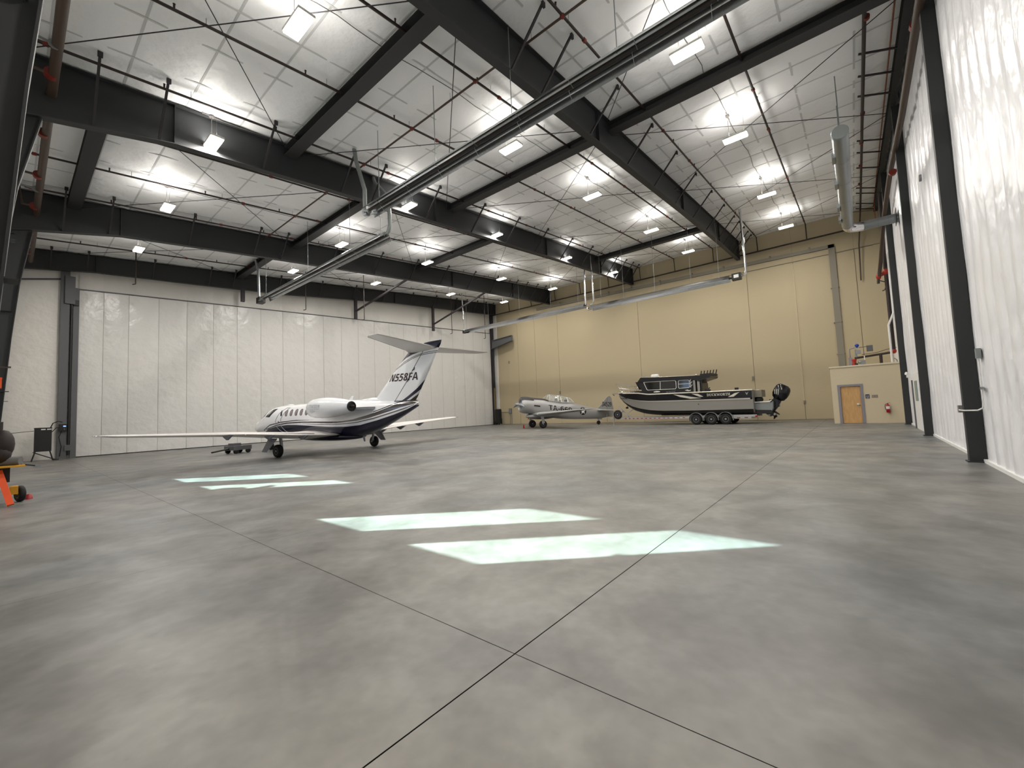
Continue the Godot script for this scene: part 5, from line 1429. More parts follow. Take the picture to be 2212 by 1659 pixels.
	for s in [-1.0, 1.0]:
		fr.tube([Vector3(-0.75, 2.42, 0.37 * s), Vector3(-1.05, 2.24, 0.38 * s), Vector3(-2.2, 2.06, 0.37 * s), Vector3(-3.28, 1.98, 0.2 * s)], 0.025, 6)
		fr.tube([Vector3(-1.0, 2.68, 0.12 * s), Vector3(-1.15, 2.72, 0.13 * s), Vector3(-2.0, 2.62, 0.13 * s), Vector3(-3.0, 2.38, 0.12 * s)], 0.02, 6)
	mi("canopy_frame", fr, M.bright_alu, can)
	mi("seat", geo().box(Vector3(-1.75, 2.18, 0), Vector3(0.1, 0.5, 0.36)).box(Vector3(-2.65, 2.08, 0), Vector3(0.1, 0.36, 0.34)), M.trainer_dark, t)
	mi("headrest", geo().tube([Vector3(-1.7, 2.5, -0.1), Vector3(-1.6, 2.15, -0.12)], 0.03, 6).box(Vector3(-2.0, 2.12, 0), Vector3(0.3, 0.16, 0.4)), M.trainer_dark, t)
	mi("mast", geo().tube([Vector3(-4.75, 1.6, 0), Vector3(-4.7, 1.78, 0)], 0.012, 5), M.hub_grey, t)
	# fin with its number, rudder
	mi("fin", geo().prism([Vector2(-5.6, 1.38), Vector2(-5.95, 1.6), Vector2(-6.3, 1.98), Vector2(-6.68, 2.36), Vector2(-6.85, 2.45), Vector2(-7.0, 2.42), Vector2(-7.12, 2.28), Vector2(-7.2, 1.72), Vector2(-7.28, 1.15), Vector2(-7.27, 0.72), Vector2(-7.1, 0.6), Vector2(-6.8, 0.62), Vector2(-6.75, 1.2)], 0.09), M.trainer_silver, t)
	mi("rudder_gap", geo().tube([Vector3(-6.62, 1.25, -0.048), Vector3(-6.72, 2.3, -0.048)], 0.01, 4), M.panel_line, t)
	var put := func(fx: float, fy: float) -> Vector3: return Vector3(-6.12 - 0.98 * fx - 0.06 * (1.0 - fx) * fy, 1.56 + 0.40 * fy - 0.05 * fx, -0.05)
	mi("tail_number", text_geo("34529", ["Droid Sans"], 800, put), M.marking_black, t)
	var put2 := func(fx: float, fy: float) -> Vector3:
		var uu := -0.86 - 2.15 * fx
		var yy := 1.455 - 0.33 * fx + 0.43 * fy
		return b.on(uu, yy, 0.012, -1.0)
	mi("lettering", text_geo("TA-669", ["Droid Sans"], 700, put2), M.marking_black, t)
	var disc := []
	var star := []
	for k in 20: disc.append(Vector2(-4.08 + 0.33 * cos(TAU * k / 20), 1.22 + 0.33 * sin(TAU * k / 20)))
	for k in 10:
		var rr := 0.31 if k % 2 == 0 else 0.12
		star.append(Vector2(-4.08 + rr * sin(TAU * k / 10), 1.22 + rr * cos(TAU * k / 10)))
	mi("roundel", patch(b, disc, 0.012), M.marking_black, t)
	mi("star", patch(b, star, 0.02), M.boat_white, t)
	for s in [-1.0]:
		mi("wing_roundel", geo().lathe([[0.0, 0.0], [0.42, 0.0]], Vector3(-1.35, 1.19, 4.55 * s), Vector3(-0.05, -1, -0.08).normalized(), 20), M.marking_black, t)
		mi("wing_star", geo().lathe([[0.0, 0.0], [0.4, 0.0], [0.39, 0.002]], Vector3(-1.35, 1.187, 4.55 * s), Vector3(-0.05, -1, -0.08).normalized(), 5), M.boat_white, t)
	# tail wheel and tow bar
	mi("tail_gear", geo().tube([Vector3(-5.55, 0.6, 0), Vector3(-5.8, 0.35, 0), Vector3(-5.75, 0.2, 0.0)], 0.05, 8).box(Vector3(-5.9, 0.5, 0), Vector3(0.3, 0.16, 0.16)), M.hub_grey, t)
	wheel("tail_wheel", t, Vector3(-5.73, 0.17, 0), 0.17, 0.12, Vector3(0, 0, 1), M.rubber_red, M.dark_rust)
	mi("tail_light", geo().box(Vector3(-6.5, 0.72, -0.12), Vector3(0.34, 0.22, 0.06)), M.hub_grey, t)
	mi("pitot_cover", geo().box(Vector3(0.82, 0.85, -0.1), Vector3(0.08, 0.22, 0.03)).tube([Vector3(0.9, 1.18, -0.1), Vector3(0.82, 0.95, -0.1)], 0.008, 4), M.red_gloss, t)

# ---------------------------------------------------------------- the boat on its trailer
# stations from the stern forward: u, half beams and heights of keel, chine, black line, band foot, band top, sheer
const HULL := [
	[0.0, 0.60, 1.05, 0.74, 1.19, 0.97, 1.26, 1.60, 1.28, 1.69, 1.29, 2.20],
	[2.2, 0.62, 1.05, 0.76, 1.19, 0.98, 1.26, 1.63, 1.28, 1.71, 1.30, 2.22],
	[4.4, 0.65, 1.03, 0.80, 1.18, 1.00, 1.25, 1.68, 1.27, 1.75, 1.30, 2.25],
	[6.0, 0.68, 0.98, 0.86, 1.13, 1.04, 1.21, 1.71, 1.23, 1.78, 1.27, 2.27],
	[6.9, 0.74, 0.90, 0.95, 1.04, 1.12, 1.13, 1.75, 1.15, 1.81, 1.22, 2.29],
	[7.7, 0.86, 0.75, 1.10, 0.87, 1.26, 0.98, 1.83, 1.0, 1.88, 1.10, 2.43],
	[8.4, 1.08, 0.56, 1.30, 0.66, 1.44, 0.77, 1.95, 0.79, 1.99, 0.90, 2.47],
	[9.0, 1.42, 0.35, 1.60, 0.42, 1.70, 0.50, 2.10, 0.52, 2.13, 0.64, 2.50],
	[9.4, 1.78, 0.19, 1.92, 0.23, 1.98, 0.28, 2.25, 0.30, 2.28, 0.42, 2.52],
	[9.75, 2.25, 0.05, 2.31, 0.06, 2.33, 0.08, 2.43, 0.09, 2.45, 0.16, 2.54],
]

func hull_at(u: float, k: int) -> Vector2:      # k: 0 keel, 1 chine, 2 black line, 3 band foot, 4 band top, 5 sheer -> (half beam, height)
	for i in HULL.size() - 1:
		if u <= HULL[i + 1][0]:
			var t: float = (u - HULL[i][0]) / (HULL[i + 1][0] - HULL[i][0])
			t = clampf(t, 0, 1)
			if k == 0: return Vector2(0.0, lerpf(HULL[i][1], HULL[i + 1][1], t))
			return Vector2(lerpf(HULL[i][2 * k], HULL[i + 1][2 * k], t), lerpf(HULL[i][2 * k + 1], HULL[i + 1][2 * k + 1], t))
	return Vector2(HULL[-1][2 * k], HULL[-1][2 * k + 1]) if k else Vector2(0, HULL[-1][1])

func hull_strip(k0: int, k1: int, out0 := 0.0, out1 := 0.0, u0 := 0.0, u1 := 9.75) -> Geo:
	var g := geo()
	var n := 30
	for s in [1.0, -1.0]:
		for i in n:
			var a := lerpf(u0, u1, float(i) / n)
			var c := lerpf(u0, u1, float(i + 1) / n)
			var p := hull_at(a, k0)
			var q := hull_at(c, k0)
			var r := hull_at(c, k1)
			var e := hull_at(a, k1)
			var pa := Vector3(a, p.y, (p.x + out0) * s)
			var pb := Vector3(c, q.y, (q.x + out0) * s)
			var pc := Vector3(c, r.y, (r.x + out1) * s)
			var pd := Vector3(a, e.y, (e.x + out1) * s)
			if s > 0: g.quad(pa, pb, pc, pd, 1 if k0 < 1 else 2)
			else: g.quad(pb, pa, pd, pc, 1 if k0 < 1 else 2)
	return g

func hull_mark(poly: Array, lift := 0.012) -> Geo:       # flat mark on the near topside between band top and sheer: (u, 0..1)
	var g := geo()
	var at := func(q: Vector2) -> Vector3:
		var a := hull_at(q.x, 4)
		var b := hull_at(q.x, 5)
		return Vector3(q.x, lerpf(a.y, b.y, q.y), -(lerpf(a.x, b.x, q.y) + lift))
	var idx := Geometry2D.triangulate_polygon(PackedVector2Array(poly))
	for i in range(0, idx.size(), 3):
		g.tri(at.call(poly[idx[i]]), at.call(poly[idx[i + 1]]), at.call(poly[idx[i + 2]]))
	return g

func boat() -> void:
	var t := thing("cabin_boat", "aluminium cabin boat with black topsides and a tilted outboard motor, sitting on the trailer", "boat", Vector3(-5.2, 0, -31.85), PI)
	var hull := mi("hull_bottom", hull_strip(0, 1).done(), M.boat_bottom, t)
	mi("hull_chine", hull_strip(1, 2), M.boat_bottom, t)
	mi("hull_side", hull_strip(2, 3), M.boat_alu, t)
	mi("rub_rail", hull_strip(3, 4, 0.03, 0.03, 0.15, 9.4), M.rub_rail, t)
	mi("topside_stripe", hull_strip(4, 5), M.boat_stripe, t)
	mi("bow_panel", hull_strip(4, 5, 0.006, 0.006, 6.3, 9.7), M.boat_black, t)
	mi("gunwale", hull_strip(5, 5, 0.05, -0.06), M.rub_rail, t)
	var gw := geo()
	for s in [-1.0, 1.0]:
		var line := []
		for i in 40:
			var u := 9.75 * i / 39.0
			var p := hull_at(u, 5)
			line.append(Vector3(u, p.y, p.x * s))
		gw.tube(line, 0.045, 8)
	mi("gunwale_rail", gw, M.rub_rail, t)
	var tr := []
	for s in [1.0, -1.0]:
		var ks := range(0, 6) if s > 0 else range(5, 0, -1)
		for k in ks:
			var p := hull_at(0.0, k)
			tr.append(Vector2(p.x * s, p.y))
	mi("transom", geo().prism(tr, 0.03, Vector3(0.02, 0, 0), Basis(Vector3(0, 0, 1), Vector3.UP, Vector3(-1, 0, 0))), M.boat_alu, t)
	mi("deck", geo().prism([Vector2(0.1, -1.2), Vector2(6.5, -1.15), Vector2(7.7, -1.0), Vector2(8.4, -0.82), Vector2(9.0, -0.58), Vector2(9.6, -0.2), Vector2(9.6, 0.2), Vector2(9.0, 0.58), Vector2(8.4, 0.82), Vector2(7.7, 1.0), Vector2(6.5, 1.15), Vector2(0.1, 1.2)], 0.04, Vector3(0, 2.1, 0), Basis(Vector3.RIGHT, Vector3(0, 0, 1), Vector3(0, -1, 0))), M.boat_black, t)
	mi("foredeck", geo().prism([Vector2(6.9, 2.12), Vector2(9.7, 2.5), Vector2(9.0, 2.56), Vector2(8.3, 2.6), Vector2(7.4, 2.62), Vector2(6.9, 2.62)], 1.1), M.boat_black, t)
	# cabin
	var cab := mi("cabin", geo().prism([Vector2(7.35, 2.2), Vector2(7.62, 2.55), Vector2(7.45, 2.62), Vector2(7.95, 3.3), Vector2(3.35, 3.22), Vector2(3.2, 2.9), Vector2(3.2, 2.2)], 1.9), M.boat_black, t)
	mi("cabin_roof", geo().prism([Vector2(7.72, 3.3), Vector2(7.45, 3.62), Vector2(5.7, 3.5), Vector2(3.5, 3.44), Vector2(2.5, 3.36), Vector2(2.55, 3.22), Vector2(3.3, 3.02), Vector2(3.75, 3.2)], 2.1), M.boat_black, cab)
	mi("roof_rail", geo().tube([Vector3(7.5, 3.63, -1.03), Vector3(5.7, 3.52, -1.05), Vector3(3.5, 3.45, -1.05)], 0.022, 6), M.rub_rail, cab)
	mi("aft_bulkhead", geo().span(Vector3(3.1, 2.2, -0.95), Vector3(3.5, 3.1, -0.9)), M.boat_bottom, cab)
	for q in [[3.55, 3.68], [3.25, 3.42]]:
		mi("cabin_post", geo().span(Vector3(q[0], 2.2, -0.965), Vector3(q[1], 3.12, -0.94)), M.boat_alu, cab)
	var wz := -0.96
	for s in [-1.0, 1.0]:
		var bs := Basis.IDENTITY
		var off := Vector3(0, 0, 0.962 * s)
		mi("side_window", geo().prism([Vector2(7.22, 3.24), Vector2(4.93, 3.2), Vector2(4.93, 2.6), Vector2(6.98, 2.65)], 0.012, off, bs), M.dark_glass, cab)
		mi("side_window", geo().prism([Vector2(4.66, 3.19), Vector2(3.98, 3.17), Vector2(3.98, 2.62), Vector2(4.7, 2.62)], 0.012, off, bs), M.dark_glass, cab)
	var fr := geo()
	fr.tube([Vector3(7.27, 3.24, wz - 0.01), Vector3(4.95, 3.2, wz - 0.01), Vector3(4.87, 3.12, wz - 0.01), Vector3(4.87, 2.66, wz - 0.01), Vector3(4.95, 2.58, wz - 0.01), Vector3(6.98, 2.63, wz - 0.01), Vector3(7.05, 2.68, wz - 0.01), Vector3(7.27, 3.24, wz - 0.01)], 0.022, 6)
	fr.tube([Vector3(6.0, 3.22, wz - 0.01), Vector3(6.03, 2.62, wz - 0.01)], 0.02, 6)
	fr.tube([Vector3(4.62, 3.18, wz - 0.01), Vector3(4.0, 3.165, wz - 0.01), Vector3(3.94, 3.1, wz - 0.01), Vector3(3.94, 2.68, wz - 0.01), Vector3(4.0, 2.61, wz - 0.01), Vector3(4.66, 2.61, wz - 0.01), Vector3(4.71, 2.68, wz - 0.01), Vector3(4.69, 3.12, wz - 0.01), Vector3(4.62, 3.18, wz - 0.01)], 0.022, 6)
	fr.tube([Vector3(4.7, 2.91, wz - 0.01), Vector3(3.94, 2.9, wz - 0.01)], 0.016, 6)
	mi("window_trim", fr, M.boat_white, cab)
	mi("windscreen", plain_quad(Vector3(7.70, 2.72, -0.8), Vector3(7.70, 2.72, 0.8), Vector3(7.96, 3.22, 0.8), Vector3(7.96, 3.22, -0.8)), M.dark_glass, cab)
	mi("ladder_rungs", geo().tube([Vector3(3.86, 3.24, -1.0), Vector3(3.84, 2.62, -1.0)], 0.015, 6).tube([Vector3(3.9, 3.1, -1.0), Vector3(3.76, 3.22, -1.0)], 0.015, 6).tube([Vector3(3.9, 2.88, -1.0), Vector3(3.74, 3.02, -1.0)], 0.015, 6).tube([Vector3(3.9, 2.64, -1.0), Vector3(3.74, 2.8, -1.0)], 0.015, 6), M.boat_white, cab)
	mi("radar", geo().lathe([[0.0, 0.0], [0.28, 0.0], [0.3, 0.06], [0.3, 0.2], [0.24, 0.26], [0.0, 0.27]], Vector3(6.65, 3.56, -0.2), Vector3.UP, 20), M.boat_white, cab)
	mi("search_light", geo().box(Vector3(7.5, 3.66, -0.3), Vector3(0.16, 0.12, 0.2)).ball(Vector3(7.3, 3.68, -0.4), Vector3(0.1, 0.06, 0.1), 10, 6), M.boat_alu, cab)
	var rl := geo()
	for k in 6:
		rl.tube([Vector3(3.2 - 0.13 * k, 3.45, -0.7 + 0.25 * k), Vector3(3.14 - 0.14 * k, 3.74 + 0.02 * k, -0.72 + 0.25 * k)], 0.035, 8)
	mi("rod_holders", rl.box(Vector3(2.85, 3.46, 0.0), Vector3(0.75, 0.14, 1.7)), M.boat_bottom, cab)
	mi("roof_lamp", geo().ball(Vector3(3.55, 3.5, -0.6), Vector3(0.06, 0.06, 0.06), 8, 6), M.boat_white, cab)
	mi("cabin_lamp", geo().ball(Vector3(6.3, 2.45, -0.99), Vector3(0.26, 0.07, 0.05), 12, 6), M.rub_rail, cab)
	var put0 := func(fx: float, fy: float) -> Vector3: return Vector3(5.62 - 0.7 * fx, 2.32 + 0.13 * fy, -0.975)
	mi("lettering", text_geo("26 PACIFIC", ["Droid Sans"], 400, put0), M.jet_gray, cab)
	mi("fish_emblem", geo().prism([Vector2(4.28, 2.44), Vector2(4.1, 2.49), Vector2(3.97, 2.43), Vector2(3.86, 2.47), Vector2(3.9, 2.38), Vector2(4.05, 2.36)], 0.01, Vector3(0, 0, -0.975)), M.rub_rail, cab)
	# marks on the topside
	mi("swoosh", hull_mark([Vector2(5.0, 0.86), Vector2(4.55, 0.46), Vector2(3.85, 0.14), Vector2(3.1, 0.2), Vector2(3.8, 0.42), Vector2(4.3, 0.66)]), M.rub_rail, t)
	mi("swoosh", hull_mark([Vector2(3.75, 0.85), Vector2(3.2, 0.36), Vector2(2.98, 0.4), Vector2(3.32, 0.8)]), M.rub_rail, t)
	mi("swoosh", hull_mark([Vector2(2.05 - 0.6, 0.2), Vector2(1.1, 0.24), Vector2(0.85, 0.62), Vector2(0.72, 0.8), Vector2(1.05, 0.66)]), M.rub_rail, t)
	var put := func(fx: float, fy: float) -> Vector3:
		var u := 2.75 - 1.45 * fx
		var f := 0.42 + 0.34 * fy
		var a := hull_at(u, 4)
		var b := hull_at(u, 5)
		return Vector3(u, lerpf(a.y, b.y, f), -(lerpf(a.x, b.x, f) + 0.014))
	mi("lettering", text_geo("DUCKWORTH", ["Droid Serif"], 700, put), M.rub_rail, t)
	mi("bird_emblem", hull_mark([Vector2(0.42, 0.8), Vector2(0.32, 0.62), Vector2(0.22, 0.8), Vector2(0.28, 0.5), Vector2(0.32, 0.36), Vector2(0.37, 0.52)]), M.boat_alu, t)
	mi("scupper", geo().lathe([[0.0, 0.0], [0.035, 0.0], [0.03, 0.02], [0.0, 0.02]], Vector3(3.35, 1.42, -1.235), Vector3(0, 0, -1), 12), M.dark_rust, t)
	# bow rails and pulpit
	var br := geo()
	for s in [-1.0, 1.0]:
		br.tube([Vector3(7.7, 2.5, 0.85 * s), Vector3(7.85, 2.95, 0.8 * s), Vector3(8.4, 3.02, 0.7 * s), Vector3(9.3, 3.2, 0.42 * s), Vector3(10.0, 3.32, 0.12 * s)], 0.016, 6)
		br.tube([Vector3(7.9, 2.75, 0.8 * s), Vector3(8.6, 2.78, 0.66 * s), Vector3(9.7, 2.98, 0.25 * s)], 0.014, 6)
		br.tube([Vector3(8.5, 2.5, 0.82 * s), Vector3(8.72, 3.08, 0.62 * s)], 0.014, 6)
		br.tube([Vector3(9.35, 2.52, 0.42 * s), Vector3(9.8, 3.28, 0.2 * s)], 0.014, 6)
		br.tube([Vector3(8.1, 2.5, 0.9 * s), Vector3(8.1, 2.68, 0.88 * s), Vector3(7.7, 2.66, 0.95 * s), Vector3(7.65, 2.48, 1.0 * s)], 0.016, 6)
	mi("bow_rail", br, M.chrome, t)
	mi("pulpit", geo().box(Vector3(9.9, 2.53, 0), Vector3(0.8, 0.08, 0.3)).tube([Vector3(10.25, 2.56, -0.1), Vector3(10.35, 2.5, 0), Vector3(10.2, 2.38, 0)], 0.035, 8), M.boat_alu, t)
	mi("anchor_ball", geo().ball(Vector3(9.45, 2.62, -0.12), Vector3(0.1, 0.1, 0.1), 12, 8), M.boat_white, t)
	# stern: bait box, bracket, kicker and main motor
	mi("stern_box", geo().box(Vector3(0.95, 2.34, -1.0), Vector3(0.2, 0.14, 0.2)), M.dark_box, t)
	mi("downrigger", geo().box(Vector3(2.75, 2.34, -1.02), Vector3(0.36, 0.14, 0.14)).beam(Vector3(2.9, 2.4, -1.02), Vector3(2.55, 2.32, -1.1), 0.08, 0.1).beam(Vector3(2.72, 2.36, -1.02), Vector3(2.6, 2.54, -1.02), 0.05, 0.05), M.dark_box, t)
	mi("corner_panel", geo().span(Vector3(-0.42, 1.72, -0.7), Vector3(0.0, 2.18, 0.7)), M.gutter, t)
	mi("swim_platform", geo().prism([Vector2(0.0, 1.32), Vector2(-0.92, 1.34), Vector2(-1.0, 1.42), Vector2(-1.02, 1.34), Vector2(-0.98, 0.95), Vector2(-0.9, 0.78), Vector2(-0.25, 0.72), Vector2(0.0, 0.95)], 1.5), M.galv_dull, t)
	mi("platform_base", geo().prism([Vector2(0.0, 0.9), Vector2(-0.9, 0.86), Vector2(-0.92, 0.66), Vector2(-0.05, 0.62)], 1.52), M.boat_bottom, t)
	mi("trim_tab", geo().box(Vector3(-1.0, 0.68, -0.55), Vector3(0.36, 0.03, 0.4)), M.boot_black, t)
	mi("platform_rail", geo().tube([Vector3(0.0, 1.38, -0.78), Vector3(-0.85, 1.4, -0.78), Vector3(-0.95, 1.5, -0.78)], 0.035, 8), M.boat_white, t)
	mi("bracket_fender", geo().lathe([[0.1, -0.25], [0.22, -0.2], [0.22, 0.2], [0.1, 0.25]], Vector3(-0.2, 1.56, -0.35), Vector3(0, 0, 1), 18), M.boot_black, t)
	var m := Basis(Vector3(0, 0, 1), deg_to_rad(31.0))
	var mo := Vector3(-1.02, 1.62, 0)
	var cow := mi("motor_cowling", motor_cowl(mo, m), M.motor_navy, t)
	var band := geo()
	for k in 3:
		band.beam(mo + m * Vector3(0.02 + 0.09 * k, 0.62 - 0.05 * k, -0.37), mo + m * Vector3(-0.12 + 0.09 * k, 0.3 - 0.02 * k, -0.385), 0.03, 0.012, Vector3(0, 0, 1))
	mi("motor_lettering", band, M.rub_rail, cow)
	mi("motor_leg", geo().prism([Vector2(0.05, 0.1), Vector2(-0.42, 0.14), Vector2(-0.46, -0.4), Vector2(-0.42, -0.72), Vector2(-0.72, -0.78), Vector2(-0.76, -0.84), Vector2(-0.42, -0.86), Vector2(-0.5, -1.02), Vector2(-0.36, -1.18), Vector2(0.12, -1.12), Vector2(0.2, -1.02), Vector2(0.02, -0.86), Vector2(0.0, -0.4)], 0.2, mo, m), M.motor_navy, t)
	mi("gear_case", geo().lathe([[0.0, -0.42], [0.09, -0.3], [0.115, 0.0], [0.1, 0.26], [0.0, 0.34]], mo + m * Vector3(-0.12, -1.02, 0), m * Vector3(1, 0, 0), 14), M.motor_navy, t)
	var pr := geo()
	for k in 3:
		var a := TAU * k / 3.0 + 0.4
		var d := (m * Vector3(0, cos(a), 0)) + Vector3(0, 0, sin(a))
		pr.beam(mo + m * Vector3(-0.56, -1.02, 0) + d * 0.06, mo + m * Vector3(-0.6, -1.02, 0) + d * 0.24, 0.14, 0.025, m * Vector3(1, 0.5, 0))
	mi("propeller", pr.lathe([[0.07, -0.08], [0.08, 0.06], [0.05, 0.12]], mo + m * Vector3(-0.56, -1.02, 0), m * Vector3(-1, 0, 0), 12), M.dark_rust, t)
	mi("anode", geo().ball(mo + m * Vector3(-0.25, -1.12, -0.1), Vector3(0.08, 0.08, 0.04), 8, 6).ball(mo + m * Vector3(-0.5, -0.95, -0.12), Vector3(0.06, 0.08, 0.04), 8, 6), M.boat_white, t)
	mi("motor_clamp", geo().prism([Vector2(-0.75, 1.55), Vector2(-1.25, 1.5), Vector2(-1.28, 1.05), Vector2(-0.95, 0.98), Vector2(-0.8, 1.3)], 0.4), M.motor_navy, t)
	# the trailer
	var r := thing("boat_trailer", "galvanised triple axle boat trailer with reflective tape and a spare wheel, under the cabin boat", "trailer", Vector3(-5.2, 0, -31.85), PI)
	for s in [-1.0, 1.0]:
		mi("frame_rail", geo().beam(Vector3(-0.1, 0.53, 0.95 * s), Vector3(1.6, 0.55, 0.95 * s), 0.08, 0.14).beam(Vector3(1.6, 0.55, 0.95 * s), Vector3(5.6, 0.50, 0.95 * s), 0.08, 0.16).beam(Vector3(5.6, 0.50, 0.95 * s), Vector3(10.2, 0.52, 0.12 * s), 0.08, 0.14), M.trailer_galv, r)
		mi("bunk", geo().beam(Vector3(0.2, 0.66, 0.55 * s), Vector3(6.2, 0.72, 0.55 * s), 0.12, 0.08), M.dark_rust, r)
		mi("lower_rail", geo().beam(Vector3(0.2, 0.40, 1.02 * s), Vector3(1.45, 0.42, 1.02 * s), 0.05, 0.1), M.trailer_galv, r)
		for k in 3:
			var u: float = [3.58, 2.60, 1.70][k]
			wheel("trailer_wheel", r, Vector3(u, 0.36, 1.13 * s), 0.37, 0.24, Vector3(0, 0, 1), M.rubber, M.hub_grey)
			var arc := []
			for a in 11:
				var th := deg_to_rad(-12.0 + 204.0 * a / 10.0)
				arc.append(Vector3(u + 0.46 * cos(th), 0.36 + 0.46 * sin(th), 1.15 * s))
			var fg := geo()
			for a in 10:
				fg.beam(arc[a], arc[a + 1], 0.3, 0.012, (arc[a] + arc[a + 1]) * 0.5 - Vector3(u, 0.36, 1.15 * s))
			mi("mudguard", fg, M.trailer_galv, r)
			mi("axle", geo().tube([Vector3(u, 0.34, 0), Vector3(u, 0.34, 1.1 * s)], 0.04, 8), M.trailer_galv, r)
	for u in [0.3, 1.4, 4.2, 6.0]:
		mi("cross_member", geo().span(Vector3(u - 0.05, 0.44, -0.95), Vector3(u + 0.05, 0.54, 0.95)), M.trailer_galv, r)
	for k in 14:
		var u := 4.4 + k * 0.36
		var zc := -0.995 if u < 5.6 else lerpf(-0.995, -0.18, (u - 5.6) / 4.6)
		mi("reflector_tape", geo().beam(Vector3(u, 0.50, zc), Vector3(u + 0.16, 0.50, zc if u < 5.6 else zc + 0.028), 0.012, 0.05), M.tape_red, r)
	for u in [0.95, 0.5]:
		mi("reflector_tape", geo().box(Vector3(u, 0.42, -1.05), Vector3(0.2, 0.05, 0.012)), M.tape_red, r)
	mi("tail_lamp", geo().box(Vector3(-0.08, 0.5, -0.98), Vector3(0.12, 0.1, 0.16)), M.red_gloss, r)
	mi("winch_post", geo().beam(Vector3(9.05, 0.58, 0), Vector3(9.9, 1.5, 0), 0.1, 0.08).beam(Vector3(9.1, 0.95, 0), Vector3(8.45, 1.36, 0), 0.09, 0.07).beam(Vector3(9.3, 0.9, 0), Vector3(8.75, 0.55, 0), 0.06, 0.06), M.trailer_galv, r)
	mi("winch", geo().tube([Vector3(9.15, 1.35, -0.12), Vector3(9.15, 1.35, 0.12)], 0.07, 12).beam(Vector3(9.15, 1.35, -0.15), Vector3(9.0, 1.52, -0.15), 0.03, 0.03), M.dark_box, r)
	mi("bow_stop", geo().tube([Vector3(8.45, 1.4, -0.12), Vector3(8.45, 1.4, 0.12)], 0.06, 10), M.rubber, r)
	wheel("spare_wheel", r, Vector3(9.85, 0.84, -0.28), 0.36, 0.2, Vector3(0, 0, 1), M.rubber_red, M.hub_grey)
	mi("spare_post", geo().tube([Vector3(9.5, 0.55, -0.25), Vector3(9.5, 1.05, -0.25)], 0.03, 8).box(Vector3(9.52, 1.08, -0.25), Vector3(0.14, 0.12, 0.1)), M.trailer_galv, r)
	mi("coupler", geo().box(Vector3(10.4, 0.52, 0), Vector3(0.5, 0.1, 0.12)), M.trailer_galv, r)
	mi("jack", geo().tube([Vector3(10.3, 0.9, -0.14), Vector3(10.3, 0.03, -0.14)], 0.035, 8).box(Vector3(10.3, 0.02, -0.14), Vector3(0.16, 0.04, 0.16)), M.trailer_galv, r)

func plain_quad(a: Vector3, b: Vector3, c: Vector3, d: Vector3) -> Geo:
	var g := geo()
	g.quad(a, b, c, d)
	return g

# the outboard's hood: rounded sections stacked up the motor's own axis
func motor_cowl(o: Vector3, m: Basis) -> Geo:
	var rings := []
	for q in [[0.0, 0.24, 0.2, -0.2], [0.08, 0.36, 0.3, -0.19], [0.3, 0.45, 0.37, -0.17], [0.55, 0.47, 0.38, -0.16], [0.78, 0.44, 0.35, -0.15], [0.92, 0.36, 0.28, -0.14], [1.0, 0.2, 0.15, -0.14]]:
		var ring := PackedVector3Array()
		for k in 24:
			var a := TAU * k / 24
			var cs := signf(cos(a)) * pow(absf(cos(a)), 0.75)
			var sn := signf(sin(a)) * pow(absf(sin(a)), 0.75)
			ring.append(o + m * Vector3(q[3] + q[1] * cs, q[0], -q[2] * sn))
		rings.append(ring)
	return geo().loft(rings)

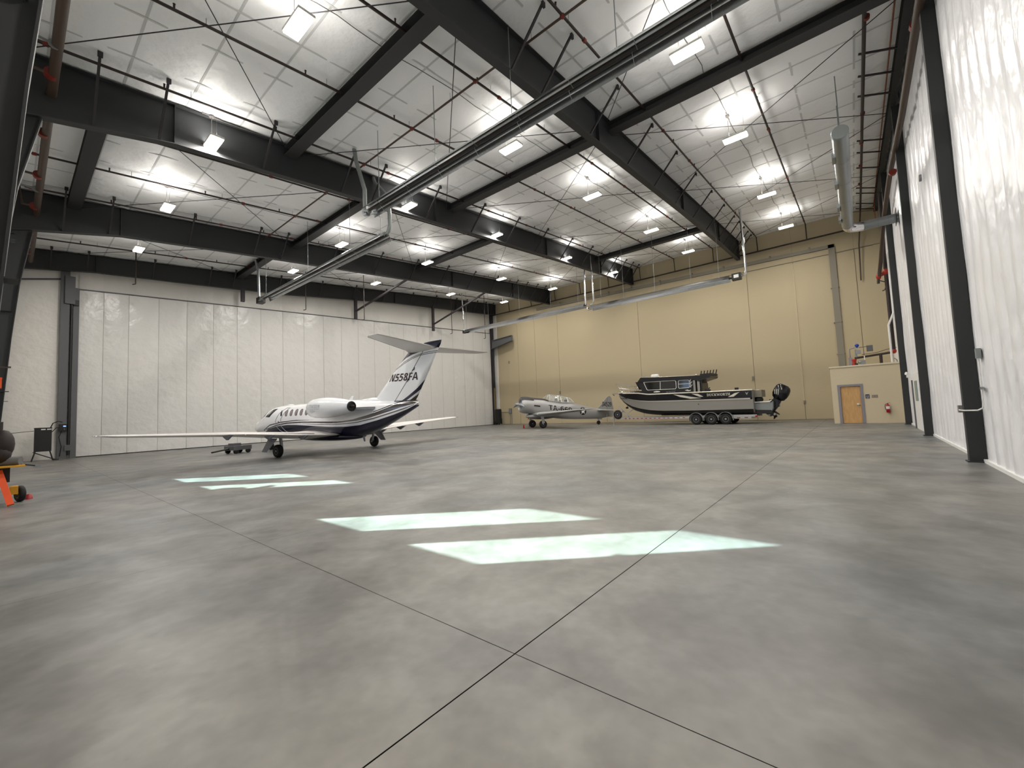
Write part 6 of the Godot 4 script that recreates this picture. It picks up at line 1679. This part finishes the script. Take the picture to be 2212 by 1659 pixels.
# ---------------------------------------------------------------- loose things on the floor
func floor_things() -> void:
	var c := thing("safety_cone", "small bright red cone on the floor in front of the old trainer's nose", "cone", Vector3(-21.84, 0, -27.82))
	mi("body", geo().lathe([[0.07, 0.03], [0.075, 0.05], [0.06, 0.25], [0.03, 0.31], [0.0, 0.31]], Vector3.ZERO, Vector3.UP, 16), M.red_gloss, c)
	mi("foot", geo().lathe([[0.09, 0.0], [0.09, 0.03], [0.0, 0.03]], Vector3.ZERO, Vector3.UP, 16), M.red_gloss, c)
	var p := thing("stand_post", "thin grey upright post on a round foot between the trainer's tail and the trailer", "post", Vector3(-15.72, 0, -31.0))
	mi("post", geo().tube([Vector3(0, 0.02, 0), Vector3(0, 0.92, 0)], 0.02, 8), M.gutter, p)
	mi("foot", geo().lathe([[0.12, 0.0], [0.12, 0.02], [0.03, 0.03]], Vector3.ZERO, Vector3.UP, 14), M.gutter, p)
	var k := thing("tool_case", "tall black wheeled case in the far corner by the gold door column", "case", Vector3(-31.35, 0, -35.4))
	mi("body", geo().box(Vector3(0, 0.95, 0), Vector3(0.62, 1.5, 0.4)), M.dark_box, k)
	mi("lid", geo().box(Vector3(0, 1.72, 0), Vector3(0.56, 0.08, 0.36)), M.dark_box, k)
	mi("side_bin", geo().box(Vector3(0.3, 0.4, 0.1), Vector3(0.3, 0.6, 0.4)), M.dark_box, k)
	mi("handle", geo().tube([Vector3(-0.15, 1.75, 0), Vector3(-0.12, 1.88, 0), Vector3(0.12, 1.88, 0), Vector3(0.15, 1.75, 0)], 0.015, 6), M.rubber, k)
	for s in [-0.2, 0.2]:
		wheel("case_wheel", k, Vector3(s, 0.1, 0.12), 0.1, 0.06, Vector3(1, 0, 0), M.rubber, M.grey_steel)
	var g := thing("towing_tug", "low dark towing tug on the floor under the nose of the jet", "tug", Vector3(-23.6, 0, -7.3), 0.3)
	mi("body", geo().box(Vector3(0, 0.27, 0), Vector3(0.7, 0.2, 0.9)).box(Vector3(-0.1, 0.42, 0.1), Vector3(0.35, 0.14, 0.4)), M.grey_steel, g)
	mi("arm", geo().tube([Vector3(0.0, 0.25, 0.4), Vector3(0.1, 0.16, 1.3)], 0.04, 8), M.dark_box, g)
	for s in [[-0.3, -0.3], [0.3, -0.3], [-0.3, 0.3], [0.3, 0.3]]:
		wheel("tug_wheel", g, Vector3(s[0], 0.12, s[1]), 0.12, 0.1, Vector3(1, 0, 0), M.rubber, M.dark_rust)
	# the stand with tools at the left edge of the view
	var e := thing("engine_hoist", "orange and yellow wheeled hoist with dark hoses at the left edge of the floor", "hoist", Vector3(-13.75, 0, 0.02))
	mi("leg", geo().beam(Vector3(0.1, 0.72, 0.05), Vector3(0.42, 0.03, -0.12), 0.1, 0.06, Vector3(1, 0, 0)), M.orange, e)
	mi("leg", geo().beam(Vector3(-0.1, 0.72, 0.3), Vector3(0.3, 0.04, 0.5), 0.1, 0.06, Vector3(1, 0, 0)), M.orange, e)
	mi("base_beam", geo().box(Vector3(0.0, 0.3, 0.2), Vector3(0.9, 0.12, 0.12)), M.yellow, e)
	mi("mast", geo().tube([Vector3(-0.1, 0.3, 0.12), Vector3(-0.1, 1.72, 0.1)], 0.09, 10), M.dark_rust, e)
	mi("engine_block", geo().box(Vector3(-0.05, 0.62, 0.05), Vector3(0.36, 0.3, 0.3)).ball(Vector3(-0.08, 1.25, 0.0), Vector3(0.2, 0.3, 0.16), 12, 8).ball(Vector3(-0.05, 1.05, 0.02), Vector3(0.18, 0.2, 0.14), 12, 8), M.dark_rust, e)
	mi("tray", geo().box(Vector3(0.0, 0.79, -0.05), Vector3(0.6, 0.03, 0.5)), M.yellow, e)
	mi("foam_pad", geo().tube([Vector3(-0.2, 0.9, 0.3), Vector3(0.05, 0.89, -0.24)], 0.09, 12), M.foam_grey, e)
	mi("hose", geo().tube([Vector3(0.0, 0.82, -0.1), Vector3(0.05, 0.8, -0.3), Vector3(0.08, 0.76, -0.45)], 0.015, 6), M.rubber, e)
	mi("hose_end", geo().box(Vector3(0.08, 0.75, -0.48), Vector3(0.05, 0.04, 0.08)), M.galv, e)
	mi("wheel_guard", geo().box(Vector3(-0.1, 0.28, -0.16), Vector3(0.3, 0.16, 0.12)), M.yellow, e)
	wheel("hoist_wheel", e, Vector3(-0.3, 0.17, -0.25), 0.17, 0.1, Vector3(0.3, 0, 1), M.rubber, M.yellow)
	mi("red_foot", geo().lathe([[0.07, 0.0], [0.05, 0.1], [0.0, 0.12]], Vector3(-0.6, 0.0, -0.38), Vector3.UP, 10), M.tape_red, e)
	var o := thing("orange_box", "small orange box on the column at the left edge of the view", "box", Vector3(-15.1, 2.62, 0.28))
	mi("body", geo().box(Vector3.ZERO, Vector3(0.24, 0.22, 0.4)), M.orange, o)
	mi("lid", geo().box(Vector3(0, 0.12, 0), Vector3(0.25, 0.02, 0.41)), M.orange, o)
